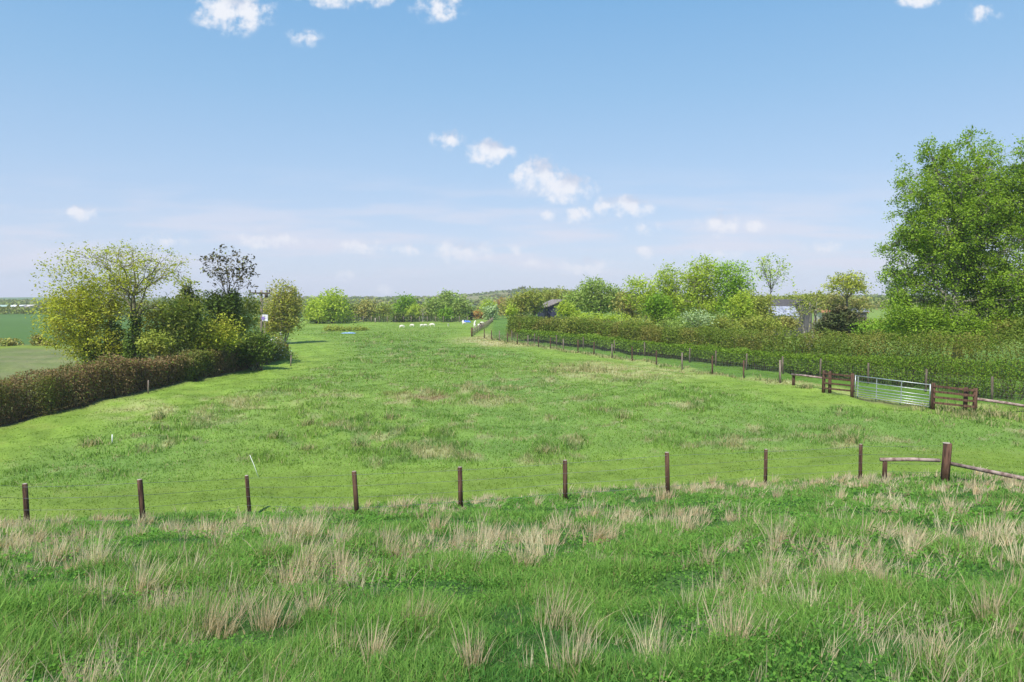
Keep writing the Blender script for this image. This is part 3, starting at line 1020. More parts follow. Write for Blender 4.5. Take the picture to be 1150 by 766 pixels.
for nm, lb, px, D, lo, mt, a_, b_, ls, sp_, tr_, bk in FAR:
    tree(nm, lb, "tree", gpt(px, D), D, lo, mt, a_, b_, ls, sp_, tr_, .25, 6, 4, gap=.33, bark=bk, group="trees across the far end of the paddock", twigs=(b_ < 4))
FARB = [
    ("dark_bush", "larger of two dark bushes on the far edge of the paddock", 448, 148, [(448, 357, 9, 6)], "darkbush", 120, 10, .3, .5),
    ("dark_bush", "smaller of two dark bushes on the far edge of the paddock", 462, 148, [(462, 358, 6.5, 5)], "darkbush", 70, 10, .3, .5),
    ("round_bush", "round bright green bush in front of the willows", 501, 150, [(501, 353, 8, 7.5)], "fresh", 110, 10, .3, .5),
    ("orange_bush", "low orange leaved bush left of the silvery tree", 537, 170, [(537, 354, 8, 4.5)], "orange", 70, 9, .34, .6),
    ("dark_bush", "tiny dark bush between the willows and the orange bush", 528, 165, [(528, 354, 4, 5)], "evergreen", 40, 9, .34, .5),
    ("bramble_bush", "dark low thicket under the lime trees at the far left corner", 362, 146, [(360, 358, 16, 4.5), (385, 359, 12, 3.5)], "darkbush", 130, 9, .3, .5),
    ("bramble_bush", "grey green thicket along the far fence right of the bronze tree", 432, 155, [(430, 359, 14, 3.5)], "olive", 80, 9, .3, .5),
    ("bramble_bush", "low thicket along the far fence under the willows", 500, 158, [(485, 359, 12, 3.5), (512, 359, 14, 4)], "darkbush", 110, 9, .3, .5),
]
for nm, lb, px, D, lo, mt, a_, b_, ls, sp_ in FARB:
    tree(nm, lb, "bush", gpt(px, D), D, lo, mt, a_, b_, ls, sp_, .08, .15, 5, 4, gap=.25, group="bushes on the far edge of the paddock", twigs=False)

# --- trees behind the right hedge
RT = [
    ("willow_tree", "broad olive-grey willow left of the dark barn", 598, 112, [(592, 341, 22, 13), (580, 346, 16, 9), (600, 335, 12, 9), (590, 334, 14, 8, .6)], "olive", 520, 9, .24, .6, .3, "bark", .33),
    ("olive_tree", "wide olive tree on the skyline behind the dark barn", 634, 135, [(628, 334, 26, 9), (650, 336, 18, 11), (612, 333, 16, 7)], "olive", 420, 9, .28, .7, .25, "bark", .3),
    ("willow_tree", "tall domed grey-green willow right of the dark barn", 668, 100, [(668, 335, 30, 18), (668, 321, 17, 10), (690, 338, 18, 16), (645, 340, 16, 14)], "willow", 900, 9, .22, .6, .35, "bark", .30),
    ("round_bush", "rounded bright lime bush in front of the dark barn", 636, 92, [(635, 348, 12, 10), (645, 352, 9, 7)], "lime", 230, 10, .18, .42, .12, "bark", .27),
    ("shoot_tree", "small upright bright green shoot over the near end of the hedge", 574, 95, [(574, 349, 6, 7)], "lime", 60, 9, .18, .4, .07, "bark", .3),
    ("orange_tree", "bronze tinted tree left of the tall yellow-green aspens", 703, 88, [(703, 342, 14, 16), (712, 352, 12, 10)], "brownleaf", 230, 8, .2, .55, .18, "bark", .36),
    ("aspen_tree", "leftmost and lowest of the tall yellow-green aspens", 724, 84, [(724, 332, 22, 19), (714, 319, 14, 9, .5), (735, 342, 18, 18)], "lime", 480, 8, .19, .6, .2, "bark_pale", .40),
    ("aspen_tree", "second aspen from the bronze tree with a narrow spire top", 750, 80, [(752, 320, 21, 20), (749, 306, 10, 10, .6), (762, 342, 22, 20)], "lime", 560, 8, .18, .6, .2, "bark_pale", .41),
    ("aspen_tree", "tallest of the yellow-green aspens behind the right hedge", 790, 78, [(789, 312, 26, 21), (794, 299, 13, 11, .7), (786, 338, 28, 22)], "lime", 900, 8, .18, .6, .24, "bark_pale", .41),
    ("birch_tree", "round-topped light green birch right of the tallest aspen", 822, 76, [(824, 315, 22, 20), (816, 301, 13, 9, .6), (828, 338, 22, 20)], "birch", 640, 9, .17, .55, .2, "bark_pale", .39),
    ("maple_tree", "compact deep green tree standing in front of the aspens", 741, 70, [(741, 346, 16, 15), (745, 356, 15, 10), (735, 340, 9, 8)], "fresh", 460, 11, .15, .4, .16, "bark", .28),
    ("birch_tree", "lower light green birch with layered boughs over the hedge", 832, 66, [(832, 345, 15, 18), (840, 356, 14, 9)], "lime", 240, 10, .15, .4, .14, "bark", .36),
    ("sparse_sapling", "tall thin tree with few leaves and open sky between its boughs", 864, 74, [(866, 302, 20, 18), (872, 318, 18, 10, .6), (858, 292, 9, 8, .6)], "lime", 120, 6, .16, .4, .12, "bark", .42),
    ("olive_tree", "dull olive tree low under the thin sparse tree", 856, 72, [(852, 348, 20, 18), (842, 338, 14, 12, .6)], "olive", 420, 9, .16, .45, .15, "bark", .33),
    ("pale_stemmed_tree", "pale-stemmed forking tree with thin leaves beside the grey barn", 907, 66, [(905, 341, 20, 15), (893, 348, 13, 9, .6), (920, 346, 13, 11, .6)], "olive", 150, 5, .13, .5, .26, "bark_pale", .40),
    ("oak_tree", "domed sparse yellow oak on the skyline right of the grey barn", 952, 108, [(950, 318, 22, 13), (935, 322, 12, 8, .7), (966, 324, 12, 9, .7)], "yellowgreen", 330, 7, .24, .5, .3, "bark", .40),
    ("thicket_tree", "dark olive tree on the skyline left of the domed oak", 918, 118, [(918, 338, 18, 10), (900, 340, 14, 9)], "olive", 300, 8, .26, .6, .2, "bark", .3),
    ("thicket_tree", "long olive thicket on the skyline behind the grey barn", 880, 150, [(872, 339, 22, 7), (895, 338, 16, 8), (850, 340, 18, 8)], "olive", 330, 9, .3, .7, .2, "bark", .3),
    ("thicket_tree", "brownish olive tree below the domed oak", 940, 114, [(940, 340, 22, 11), (965, 342, 14, 9)], "brownleaf", 340, 8, .26, .6, .2, "bark", .3),
    ("olive_tree", "grey green tree filling the gap behind the aspens", 770, 96, [(765, 345, 30, 16), (800, 348, 26, 14), (735, 348, 20, 12)], "willow", 560, 8, .22, .6, .22, "bark", .3),
    ("silver_bush", "pale silvery sallow bush low in front of the aspens", 782, 62, [(784, 358, 20, 9)], "silver", 150, 7, .13, .4, .08, "bark", .36),
    ("bramble_bush", "low fresh green bramble over the hedge left of the deep green tree", 665, 84, [(660, 357, 26, 5), (690, 358, 22, 5)], "lime", 200, 9, .16, .35, .06, "bark", .3),
    ("bronze_bush", "low bronze bush between the grey barn and the dark evergreen", 895, 64, [(884, 364, 16, 7), (925, 366, 10, 6)], "brownleaf", 220, 8, .14, .35, .08, "bark", .3),
    ("round_bush", "small dark bush at the foot of the grey barn", 880, 70, [(878, 360, 9, 7)], "darkbush", 110, 9, .14, .3, .08, "bark", .28),
]
for nm, lb, px, D, lo, mt, a_, b_, ls, sp_, tr_, bk, gp in RT:
    tree(nm, lb, "bush" if "bush" in nm else "tree", gpt(px, D), D, lo, mt, a_, b_, ls, sp_, tr_, .22, 8, 5, gap=gp, bark=bk, group="trees and bushes behind the right hedge",
         stems=3 if nm in ("pale_stemmed_tree", "willow_tree") else 1)
tree("evergreen_bush", "dark brownish evergreen bush humped above the right hedge", "bush", gpt(943, 58), 58,
     [(945, 364, 25, 15), (960, 369, 17, 9), (930, 369, 15, 9), (946, 354, 14, 9)], "evergreen", 900, 12, .12, .3, .1, .15, 7, 5, gap=.22, group="trees and bushes behind the right hedge", elong=2.6)
UNDER = [(655, 76, "olive", "low olive scrub behind the hedge below the domed willow"), (722, 70, "olive", "olive scrub left of the compact deep green tree"),
         (765, 66, "willow", "grey green scrub right of the compact deep green tree"), (805, 66, "olive", "olive scrub below the tallest aspens"), (852, 62, "olive", "olive scrub left of the grey barn"),
         (992, 60, "olive", "olive scrub right of the dark evergreen bush"), (1000, 54, "fresh", "green scrub at the left foot of the huge tree"),
         (1110, 46, "poplar", "leafy scrub at the foot of the huge tree above the gate's right wing"), (1150, 44, "hedge", "olive scrub under the tall tree at the photo's right edge")]
for px, D, mt, lb in UNDER:
    top = 355 if px < 900 else (364 if px < 990 else 358)
    rx = 24 if px < 1000 else 34
    tree("scrub_bush", lb, "bush", gpt(px, D), D, [(px, top + 9, rx, 10), (px - rx * .5, top + 14, rx * .8, 12), (px + rx * .5, top + 13, rx * .8, 12)], mt, 330, 10, .13, .36, .06, .15, 6, 4,
         gap=.33, stems=3, group="trees and bushes behind the right hedge")
# the big trees on the right
tree("poplar", "huge full-leaved green tree towering over the right hedge by the gate", "tree", gpt(1075, 47), 47,
     [(1068, 235, 72, 60), (1048, 195, 36, 34, .8), (1040, 168, 10, 16, 1.5), (1062, 178, 12, 18, 1.2), (1084, 160, 12, 15, 1.5), (1108, 160, 14, 14, 1.3), (1016, 205, 12, 14, 1.3), (1003, 244, 14, 12, 1.2), (995, 280, 14, 9, 1.2), (1022, 330, 26, 18), (1090, 178, 40, 28), (1035, 270, 40, 40), (1072, 310, 76, 44), (1015, 265, 18, 10, .5), (1110, 250, 50, 60), (1120, 330, 50, 40), (1028, 335, 32, 30), (1080, 355, 60, 22)],
     "poplar", 3800, 26, .115, .34, .34, .2, 16, 9, gap=.385, gapf=.8, bark="bark_pale", shell=.5, up=.15, elong=1.25, depth=.6)
tree("poplar", "second tall green tree right of the huge one, cut by the photo's edge", "tree", gpt(1165, 45), 45,
     [(1165, 230, 48, 68), (1150, 185, 34, 32), (1185, 200, 44, 46), (1165, 320, 56, 50)],
     "poplar", 1300, 26, .115, .34, .32, .2, 10, 7, gap=.38, gapf=.8, bark="bark_pale", shell=.5, up=.15, elong=1.25, depth=.6)
tree("young_poplar", "low leafy tree filling the space under the huge tree", "tree", gpt(1018, 46), 46,
     [(1020, 364, 28, 24), (1050, 370, 30, 22), (1005, 352, 14, 16, .6), (1085, 376, 34, 18)], "poplar", 760, 15, .115, .4, .1, .15, 7, 5, gap=.34)


# ------------------------------------------------------------------ hedges
def hedge(name, label, line, width, height, mat, dens, leaf, twig_n, seed, lift=0.0, core=True, ragged=0.2, extra=None, bulge=1.1):
    rg = np.random.default_rng(seed)
    P = np.array([(p[0], p[1]) for p in line], float)
    L = np.concatenate([[0], np.cumsum(np.hypot(*np.diff(P, axis=0).T))])
    tot = L[-1]
    root = empty(name, (P[0][0], P[0][1], hz1(P[0][0], P[0][1])), label, "hedge")
    Hs = np.array(height) if not isinstance(height, (int, float)) else np.full(len(P), height)

    def place(s, v, u):
        x_ = np.interp(s, L, P[:, 0]); y_ = np.interp(s, L, P[:, 1])
        k = np.clip(np.searchsorted(L, s) - 1, 0, len(P) - 2)
        d = P[k + 1] - P[k]; d /= np.linalg.norm(d, axis=1)[:, None]
        x_, y_ = x_ - d[:, 1] * v, y_ + d[:, 0] * v
        return x_, y_
    dist = np.interp(np.linspace(0, tot, 200), L, P[:, 1])
    pdf = 1 / np.maximum(dist, 20) ** .8
    cdf = np.cumsum(pdf); cdf /= cdf[-1]
    n = int(dens * tot)
    s = np.interp(rg.random(n), cdf, np.linspace(0, tot, 200))
    ss = np.column_stack([s, np.zeros(n)])
    hh = np.interp(s, L, Hs) * (1 - ragged / 2 + ragged * fbm(ss + seed, 1 / 1.6, 3) * 1.2)
    ang = rg.uniform(-.12, math.pi + .12, n)
    q_ = rg.random(n) ** .35
    bul = 0.95 - bulge * .5 + bulge * fbm(np.column_stack([s, ang * 1.1]) + seed * 2, 1 / 1.0, 3)
    v = np.cos(ang); v = np.sign(v) * np.abs(v) ** .6 * width / 2 * q_ * bul
    zz = (np.clip(np.sin(ang), -.1, 1)) ; zz = np.sign(zz) * np.abs(zz) ** .55 * q_
    z = lift + (hh - lift) * np.clip(zz * (0.9 + .2 * bul), 0.0, 1.2)
    fill = rg.random(n) < .45
    z[fill] = lift + (hh[fill] - lift) * rg.random(fill.sum())
    v[fill] = np.sign(v[fill] + 1e-6) * width / 2 * bul[fill] * rg.uniform(.55, 1.0, fill.sum())
    x_, y_ = place(s, v, None)
    zg = hz(x_, y_)
    C = np.column_stack([x_, y_, zg + z])
    sz_ = leaf * np.clip(np.maximum(y_, 25) / 45, .7, 2.0)
    v_ = leaves_np(C, sz_, .2)
    mesh_np("foliage", v_, np.full(n, 4), np.arange(4 * n), M[mat], root)
    W = Tubes()
    m = int(twig_n * tot)
    ts = np.interp(rg.random(m), cdf, np.linspace(0, tot, 200))
    th_ = np.interp(ts, L, Hs)
    tv = rg.uniform(-.42, .42, m) * width
    bx_, by_ = place(ts, tv, None)
    ex_, ey_ = place(np.clip(ts + rg.normal(0, .5, m), 0, tot), tv * 1.15 + rg.normal(0, .15, m), None)
    bz = hz(bx_, by_)
    for a in range(m):
        t_ = th_[a] * rg.uniform(.75, 1.16)
        p0 = np.array((bx_[a], by_[a], bz[a] - .03)); p1 = np.array((ex_[a], ey_[a], bz[a] + t_))
        W.tube([p0, (p0 + p1) / 2 + rg.normal(0, .07, 3), p1], (.014, .010, .004), 3, False)
    W.build("stems", M["twig"], root)
    if extra:
        en, emat, n_, es, lo_, hi_ = extra
        k = rg.choice(n, n_)
        leaf_obj(en, C[k] + rg.normal(0, .06, (n_, 3)), es * np.clip(C[k, 1] / 45, .7, 2), M[emat], root)
    return root


lh = [(LH[0].x - 4.2, LH[0].y - 10)] + [(p.x - .9, p.y) for p in LH] + [(-20.4, 63)]
hedge("field_hedge", "brown twiggy half-leafed hedge along the left side of the paddock", lh, 1.7, [1.8, 1.8, 1.75, 1.65, 1.55, 1.4, 1.0], "hedgebrown", 2600, .090, 34, 5, ragged=.4,
      extra=("young_leaves", "darkbush", 26000, .085, 0, 1))

# right hedge: a tall clipped one and a lower one in front of it
BK = [at(x_, y_) for x_, y_ in ((1160, 455), (1114, 449), (1039.5, 440), (975, 431), (921, 424), (879, 420), (838, 415.6), (804, 411), (774.4, 407), (724, 400), (690, 396), (655, 391.5), (625, 388.5), (600, 386), (575, 383))]
far_end = BK[-1]
tall = [(BK[0].x + 9, BK[0].y - 5)] + [(p.x + 2.6, p.y + 1.5) for p in BK] + [(far_end.x + .2, far_end.y + 9)]
hedge("clipped_hedge", "tall clipped hedge of olive green leaves along the right side of the paddock", tall, 2.4,
      [3.3] + [3.2] * 2 + [3.0] + [2.65] * 4 + [2.5] * 5 + [2.6] * 3 + [2.6], "hedge", 1700, .078, 6, 8, ragged=.10, bulge=.7, extra=("reddish_shoots", "brownleaf", 2600, .08, 0, 1))
low = [(BK[0].x + 7, BK[0].y - 4)] + [(p.x + .9, p.y + .55) for p in BK]
hedge("low_hedge", "low bright green hedge in front of the tall clipped hedge", low, 1.1, [1.9] * 3 + [1.75, 1.6, 1.45, 1.35, 1.3] + [1.25] * 8, "hedgelow", 620, .085, 10, 9, lift=.38, ragged=.15, bulge=.8)


# ------------------------------------------------------------------ fences
def round_post(T, b, h, r, lean=(0, 0), sides=10):
    b = np.array(b); top = b + (lean[0] * h, lean[1] * h, h)
    d = (top - b) / h
    T.tube([b - d * .12, b + d * h * .5, b + d * (h - .015), top], (r * 1.04, r, r * .98, r * .84), sides)


# near wire fence along the foot of the bank
NP = [((31, 593), (28.5, 543)), ((161, 588), (157, 538.5)), ((280.5, 579), (277, 534)), ((401, 578), (397.5, 529.5)), ((517.5, 571), (516.5, 524.5)),
      ((635, 563), (634.5, 517)), ((750, 556), (749, 508)), ((859.5, 546.5), (860, 504.5)), ((966, 540), (967, 499))]
first = at(*NP[0][0])
nf = empty("wire_fence", first, "near wire fence of slim round brown posts along the foot of the bank", "fence")
tops = []
gp0, gp1 = at(-95, 603), None
posts_ = [((gp0.x, gp0.y, gp0.z), 1.1, (-.03, 0))]
for (bx_, by_), (tx_, ty_) in NP:
    b = at(bx_, by_)
    t_ = pt(tx_, ty_, b.y)
    posts_.append(((b.x, b.y, b.z), t_.z - b.z, ((t_.x - b.x) / (t_.z - b.z), random.uniform(-.02, .02))))
for b, h_, ln in posts_:
    T = Tubes(); round_post(T, b, h_, random.uniform(.05, .056), ln)
    T.build("post", M["post"], nf, True)
    tp_ = np.array(b) + (ln[0] * h_, ln[1] * h_, h_)
    T = Tubes(); T.tube([tp_ - (0, 0, .003), tp_ + (0, 0, .004)], (.044, .042), 10); T.build("post_top", M["cutwood"], nf)
    tops.append(tp_)
sb = at(1061, 541); stp = pt(1063, 497.5, sb.y)
T = Tubes(); round_post(T, sb, stp.z - sb.z, .105, (.04, 0), 14); T.build("straining_post", M["post"], nf, True)
T = Tubes(); e_ = np.array(stp); T.tube([e_ - (0, 0, .004), e_ + (0, 0, .006)], (.088, .084), 14); T.build("post_top", M["cutwood"], nf)
qb = at(993, 542); qt = pt(993.5, 518, qb.y)
T = Tubes(); round_post(T, qb, qt.z - qb.z, .06, (.01, 0)); T.build("short_post", M["post"], nf, True)
rail_z = pt(1058, 518, sb.y)
T = Tubes(); T.tube([(qt.x - .12, qt.y, qt.z + .045), ((qt.x + rail_z.x) / 2, (qt.y + sb.y) / 2, (qt.z + rail_z.z) / 2 + .05), (rail_z.x - .06, sb.y, rail_z.z + .02)], (.052, .05, .048), 9); T.build("strut_rail", M["rail"], nf, True)
p1 = pt(1067, 520.5, sb.y)
pe = pt(1150, 537.5, sb.y - 1.6); d_ = (pe - p1)
pf = p1 + d_ * 1.45
T = Tubes(); T.tube([p1, p1 + d_ * .7, pf], (.048, .052, .058), 9); T.build("strut_rail", M["rail"], nf, True)
pb = at(1205, 556)
T = Tubes(); round_post(T, (pf.x - .05, pf.y, hz1(pf.x, pf.y)), max(.25, pf.z - hz1(pf.x, pf.y)), .06); T.build("short_post", M["post"], nf, True)
tops.append(np.array((stp.x, stp.y, stp.z)))
W = Tubes()
for fr in (0.06, .30, .55, .78):
    for a, b in zip(range(len(tops) - 1), range(1, len(tops))):
        A_, B_ = tops[a] - (0, .05, fr), tops[b] - (0, .05, fr)
        W.tube([A_, (A_ + B_) / 2 - (0, 0, .012), B_], (.0032,) * 3, 4, False)
W.build("wire", M["wire"], nf)


def netting(T, pts, h, rows, step, r):
    for k in range(rows):
        z = .06 + (h - .06) * (k / (rows - 1)) ** 1.25
        for a, b in zip(pts[:-1], pts[1:]):
            T.tube([np.array(a) + (0, 0, z), np.array(b) + (0, 0, z)], (r, r), 3, False)
    for a, b in zip(pts[:-1], pts[1:]):
        a, b = np.array(a), np.array(b)
        n = max(2, int(np.linalg.norm(b - a) / step))
        for k in range(n):
            q_ = a + (b - a) * (k / n)
            T.tube([q_ + (0, 0, .05), q_ + (0, 0, h)], (r, r), 3, False)


ff = empty("stock_fence", RF[0], "long front stock fence of brown posts and netting running down the right side", "fence")
for k, p in enumerate(RF):
    T = Tubes(); round_post(T, p, random.uniform(1.08, 1.2) + (.18 if k == 0 else 0), .055 if k else .07, (random.uniform(-.02, .02), 0), 8)
    T.build("post", M["post"] if (k % 3) else M["greywood"], ff, True)
T = Tubes(); netting(T, [(p.x, p.y - .06, p.z) for p in RF], .95, 7, .18, .0022); T.build("netting", M["wire"], ff)
bf = empty("stock_fence", BK[0], "rear stock fence of pale posts standing close against the low hedge", "fence")
for k, p in enumerate(BK):
    T = Tubes(); round_post(T, p, random.uniform(1.1, 1.25), .055, (random.uniform(-.03, .03), 0), 8); T.build("post", M["dimwood"], bf, True)
T = Tubes(); netting(T, [(p.x, p.y - .07, p.z) for p in BK], 1.05, 8, .15, .0026); T.build("netting", M["wire"], bf)

# short timber wings on both sides of the gate, with their double posts and pole rails
def wing(label, posts, rails, r):
    b0 = at(*posts[0][0])
    root = empty("rail_fence", b0, label, "fence", "timber wings beside the gate")
    for (bpx, tpy) in posts:
        b = at(*bpx); h_ = pt(bpx[0], tpy, b.y).z - b.z
        T = Tubes(); round_post(T, b, h_, r, (random.uniform(-.015, .015), 0), 10); T.build("post", M["post"], root, True)
    for (pa, pb_, ra, mt, base_a, base_b) in rails:
        A_ = pt(pa[0], pa[1], at(*base_a).y); B_ = pt(pb_[0], pb_[1], at(*base_b).y)
        T = Tubes()
        if mt == "rail":
            T.tube([A_, (A_ + B_) / 2 + Vector((0, 0, .02)), B_], (ra, ra * 1.05, ra), 9)
        else:
            T.box(np.array(A_) - (0, .09, 0), np.array(B_) - (0, .09, 0), .035, ra * 2)
        T.build("rail", M[mt], root, mt == "rail")
    return root


bL, bM, bR = (924.6, 440), (932, 441), (957.5, 446)
wing("brown rail fence wing left of the gate with a double end post", [((924.6, 440.5), 416), ((931.8, 441), 417), ((956.8, 446), 419.5), ((891, 432.5), 420)],
     [((923, 418.5 + d), (958.5, 422 + d), .045, "post", bL, bR) for d in (0.5, 5.5, 11.2, 17)] + [((889, 420.6), (923, 424.4), .055, "rail", (891, 432.5), bL)], .085)
cL, cM, cR = (1047, 459.5), (1083.7, 463), (1094, 464.5)
wing("brown rail fence wing right of the gate beside the pale sloping pole", [((1047.2, 459.5), 430), ((1083.7, 463), 435), ((1094.5, 464.5), 436)],
     [((1047, 432.8 + d), (1095.5, 438 + d), .05, "post", cL, cR) for d in (0.5, 6.5, 12.6, 19)] + [((1097, 448), (1168, 459), .065, "rail", cR, (1150, 466))], .095)

# galvanised field gate
g0, g1 = at(959.5, 446.5), at(1044, 459)
gate = empty("field_gate", g0, "grey galvanised seven-bar field gate closed between two brown timber wings", "gate")
gd = (g1 - g0); gd.z = 0
G_H = 1.06


def gp_(t, z):
    p = g0 + gd * t
    zz = (g0.z + .09) * (1 - t) + (g1.z + .09) * t
    return np.array((p.x, p.y - .02, zz + z))


for t_ in (0.005, 0.995):
    T = Tubes(); T.tube([gp_(t_, 0), gp_(t_, G_H + .02)], (.026, .026), 10)
    T.build("end_upright", M["galv"], gate, True)
for z in (0.0, .11, .23, .36, .52, .75, 1.03):
    T = Tubes(); T.tube([gp_(0.006, z + .01), gp_(0.994, z + .01)], (.0185,) * 2 if z < 1 else (.024,) * 2, 10); T.build("bar", M["galv"], gate, True)
for t_ in (.30, .63, .04):
    T = Tubes(); T.box(gp_(t_, .012) + (0, -.026, 0), gp_(t_, 1.03) + (0, -.026, 0), .045, .008, (0, 1, 0)); T.build("brace", M["galv"], gate)
T = Tubes(); T.box(gp_(.985, .62) + (0, -.04, 0), gp_(1.03, .62) + (0, -.04, 0), .03, .03); T.build("latch", M["galv"], gate)

# weathered rail fence leading away at the far right corner
fa, fb2 = at(530, 378.2), at(553.5, 361.5)
rf_ = empty("rail_fence", fa, "weathered wooden rail fence leading away past the sheep at the far corner", "fence")
nseg = 16
fp = []
for k in range(nseg + 1):
    t_ = k / nseg
    p = fa.lerp(fb2, t_); p.z = hz1(p.x, p.y); fp.append(p)
    T = Tubes(); round_post(T, p, .95 if k else 1.2, .08 if k else .12, (0, 0), 7); T.build("post", M["post" if k == 0 else "greywood"], rf_, True)
for z in (.35, .8):
    T = Tubes()
    T.box(np.array(fp[0]) + (-.12, 0, z), np.array(fp[-1]) + (-.12, 0, z), .04, .09)
    T.build("rail", M["greywood"], rf_)

# far wire fence
fw = [at(x_, 362.2 - .002 * (x_ - 350)) for x_ in range(345, 530, 9)]
frf = empty("stock_fence", fw[0], "far wire fence of thin grey posts across the far end of the paddock", "fence")
for k, p in enumerate(fw):
    T = Tubes(); round_post(T, p, 1.25, .075, (0, 0), 6); T.build("post", M["greywood"], frf, True)
T = Tubes(); netting(T, [tuple(p) for p in fw], 1.1, 8, .5, .007); T.build("netting", M["wire"], frf)
for px, py, lb in ((355, 362, "pale grey gatepost at the left end of the far fence"), (421.5, 362.5, "white-topped post standing alone before the far fence")):
    b = at(px, py); T = Tubes(); round_post(T, b, .95, .12, (0, 0), 8)
    tag(T.build("gatepost", M["cutwood"], None, True), lb, "post")

hedge("far_hedge", "dark low hedge behind the far wire fence", [(p.x, p.y + 4.5) for p in fw], 1.6, 1.5, "darkbush", 170, .10, 2, 21, ragged=.6)
# lone stakes
def stake(name, label, b, t_, r, mat, cat="stake"):
    B_ = at(*b); T_ = pt(t_[0], t_[1], B_.y)
    T = Tubes(); T.tube([B_ - Vector((0, 0, .06)), B_.lerp(T_, .5), T_], (r, r, r * .8), 8)
    o = T.build(name, mat, None, True)
    return tag(o, label, cat)


WHITE = solid_mat("white_plastic", (0.70, 0.72, 0.66), (0.82, 0.83, 0.78), rough=.5, bump=0)
stake("plastic_stake", "thin white plastic electric fence stake leaning in the paddock", (291, 536), (280.5, 511), .010, WHITE)
stake("marker_peg", "short white peg standing in the grass at the left of the paddock", (126, 498), (126, 488), .022, WHITE, "peg")
stake("wooden_stake", "grey wooden stake by the blossoming hawthorn at the hedge end", (326.5, 411), (327, 399), .05, M["greywood"])
stake("wooden_stake", "thin grey stake against the middle of the brown hedge", (166.5, 442), (166.5, 427), .04, M["greywood"])
stake("wooden_stake", "faint stake against the brown hedge nearer the trees", (240, 423), (240, 412), .04, M["greywood"])

# ------------------------------------------------------------------ pole with a sign
pb = gpt(294, 74)
tp = empty("telegraph_pole", pb, "dark wooden telegraph pole with a crossarm among the left trees", "telegraph pole")
ptop = pt(293.5, 326, 74)
T = Tubes(); T.tube([pb - Vector((0, 0, .2)), pb.lerp(ptop, .5), ptop], (.15, .13, .11), 10); T.build("pole", M["greywood"], tp, True)
T = Tubes(); T.box(pt(280, 329, 73.8), pt(303, 329.5, 73.8), .12, .16); T.build("crossarm", M["bark"], tp)
T = Tubes()
for px in (281, 287, 300, 302.5):
    c = pt(px, 328.3, 73.8); T.tube([c, c + Vector((0, 0, .14)), c + Vector((0, 0, .26))], (.05, .085, .04), 8)
T.build("insulators", M["bark"], tp, True)
T = Tubes(); c = pt(299, 330.5, 73.6); T.tube([c + Vector((0, 0, -.35)), c + Vector((0, 0, .1))], (.17, .17), 10); T.build("transformer", M["bark"], tp, True)
sg = empty("notice_board", pt(298, 378, 73), "small white and lilac notice board fixed beside the telegraph pole", "sign")
T = Tubes(); T.box(pt(294.5, 357, 73.3), pt(300.8, 357, 73.3), .05, .66)
T.build("board", solid_mat("sign_white", (0.60, 0.58, 0.66), (0.74, 0.73, 0.77), rough=.5, bump=0), sg)
T = Tubes(); T.box(pt(294.6, 359, 73.25), pt(296.6, 356, 73.25), .04, .3)
T.build("lilac_panel", solid_mat("sign_lilac", (0.22, 0.16, 0.42), (0.30, 0.22, 0.50), rough=.5, bump=0), sg)
T = Tubes(); b = gpt(297.5, 73.4); T.tube([b, pt(297.5, 359, 73.4)], (.05, .05), 8); T.build("sign_post", M["greywood"], sg)


# ------------------------------------------------------------------ buildings
def gable(name, label, c, wd, ln, eave, ridge, rot, wall, roof, over=.35, group=None, door=None, fascia=None):
    """gabled shed: c its ground centre, gable end wd wide facing -Y before rotation, ln deep"""
    root = empty(name, c, label, "barn" if "barn" in name else "building", group)
    cr, sr = math.cos(rot), math.sin(rot)

    def w(p):
        return (c[0] + p[0] * cr - p[1] * sr, c[1] + p[0] * sr + p[1] * cr, c[2] + p[2])
    a, b = wd / 2, ln / 2
    T = Tubes()
    T.poly([w(p) for p in ((-a, -b, -.3), (a, -b, -.3), (a, -b, eave), (0, -b, ridge), (-a, -b, eave))])
    T.poly([w(p) for p in ((a, b, -.3), (-a, b, -.3), (-a, b, eave), (0, b, ridge), (a, b, eave))])
    T.poly([w(p) for p in ((-a, b, -.3), (-a, -b, -.3), (-a, -b, eave), (-a, b, eave))])
    T.poly([w(p) for p in ((a, -b, -.3), (a, b, -.3), (a, b, eave), (a, -b, eave))])
    T.build("wall", wall, root)
    T = Tubes()
    sl = (ridge - eave) / a
    for s in (-1, 1):
        e = a + over
        lo, hi = (s * e, eave - sl * over + .06), (0, ridge + .06)
        for dz in (0, .12):
            q_ = [w((lo[0], -b - over, lo[1] + dz)), w((hi[0], -b - over, hi[1] + dz)), w((hi[0], b + over, hi[1] + dz)), w((lo[0], b + over, lo[1] + dz))]
            T.poly(q_ if dz else q_[::-1])
        for yy in (-b - over, b + over):
            T.poly([w((lo[0], yy, lo[1])), w((hi[0], yy, hi[1])), w((hi[0], yy, hi[1] + .12)), w((lo[0], yy, lo[1] + .12))])
        T.poly([w((lo[0], -b - over, lo[1])), w((lo[0], b + over, lo[1])), w((lo[0], b + over, lo[1] + .12)), w((lo[0], -b - over, lo[1] + .12))])
    T.build("roof", roof, root)
    if door:
        x0, x1, z1, dm = door
        T = Tubes(); T.box(w(((x0 + x1) / 2, -b - .04, 0)), w(((x0 + x1) / 2, -b - .04, z1)), x1 - x0, .06, (-sr, cr, 0)); T.build("door", dm, root)
    return root, w


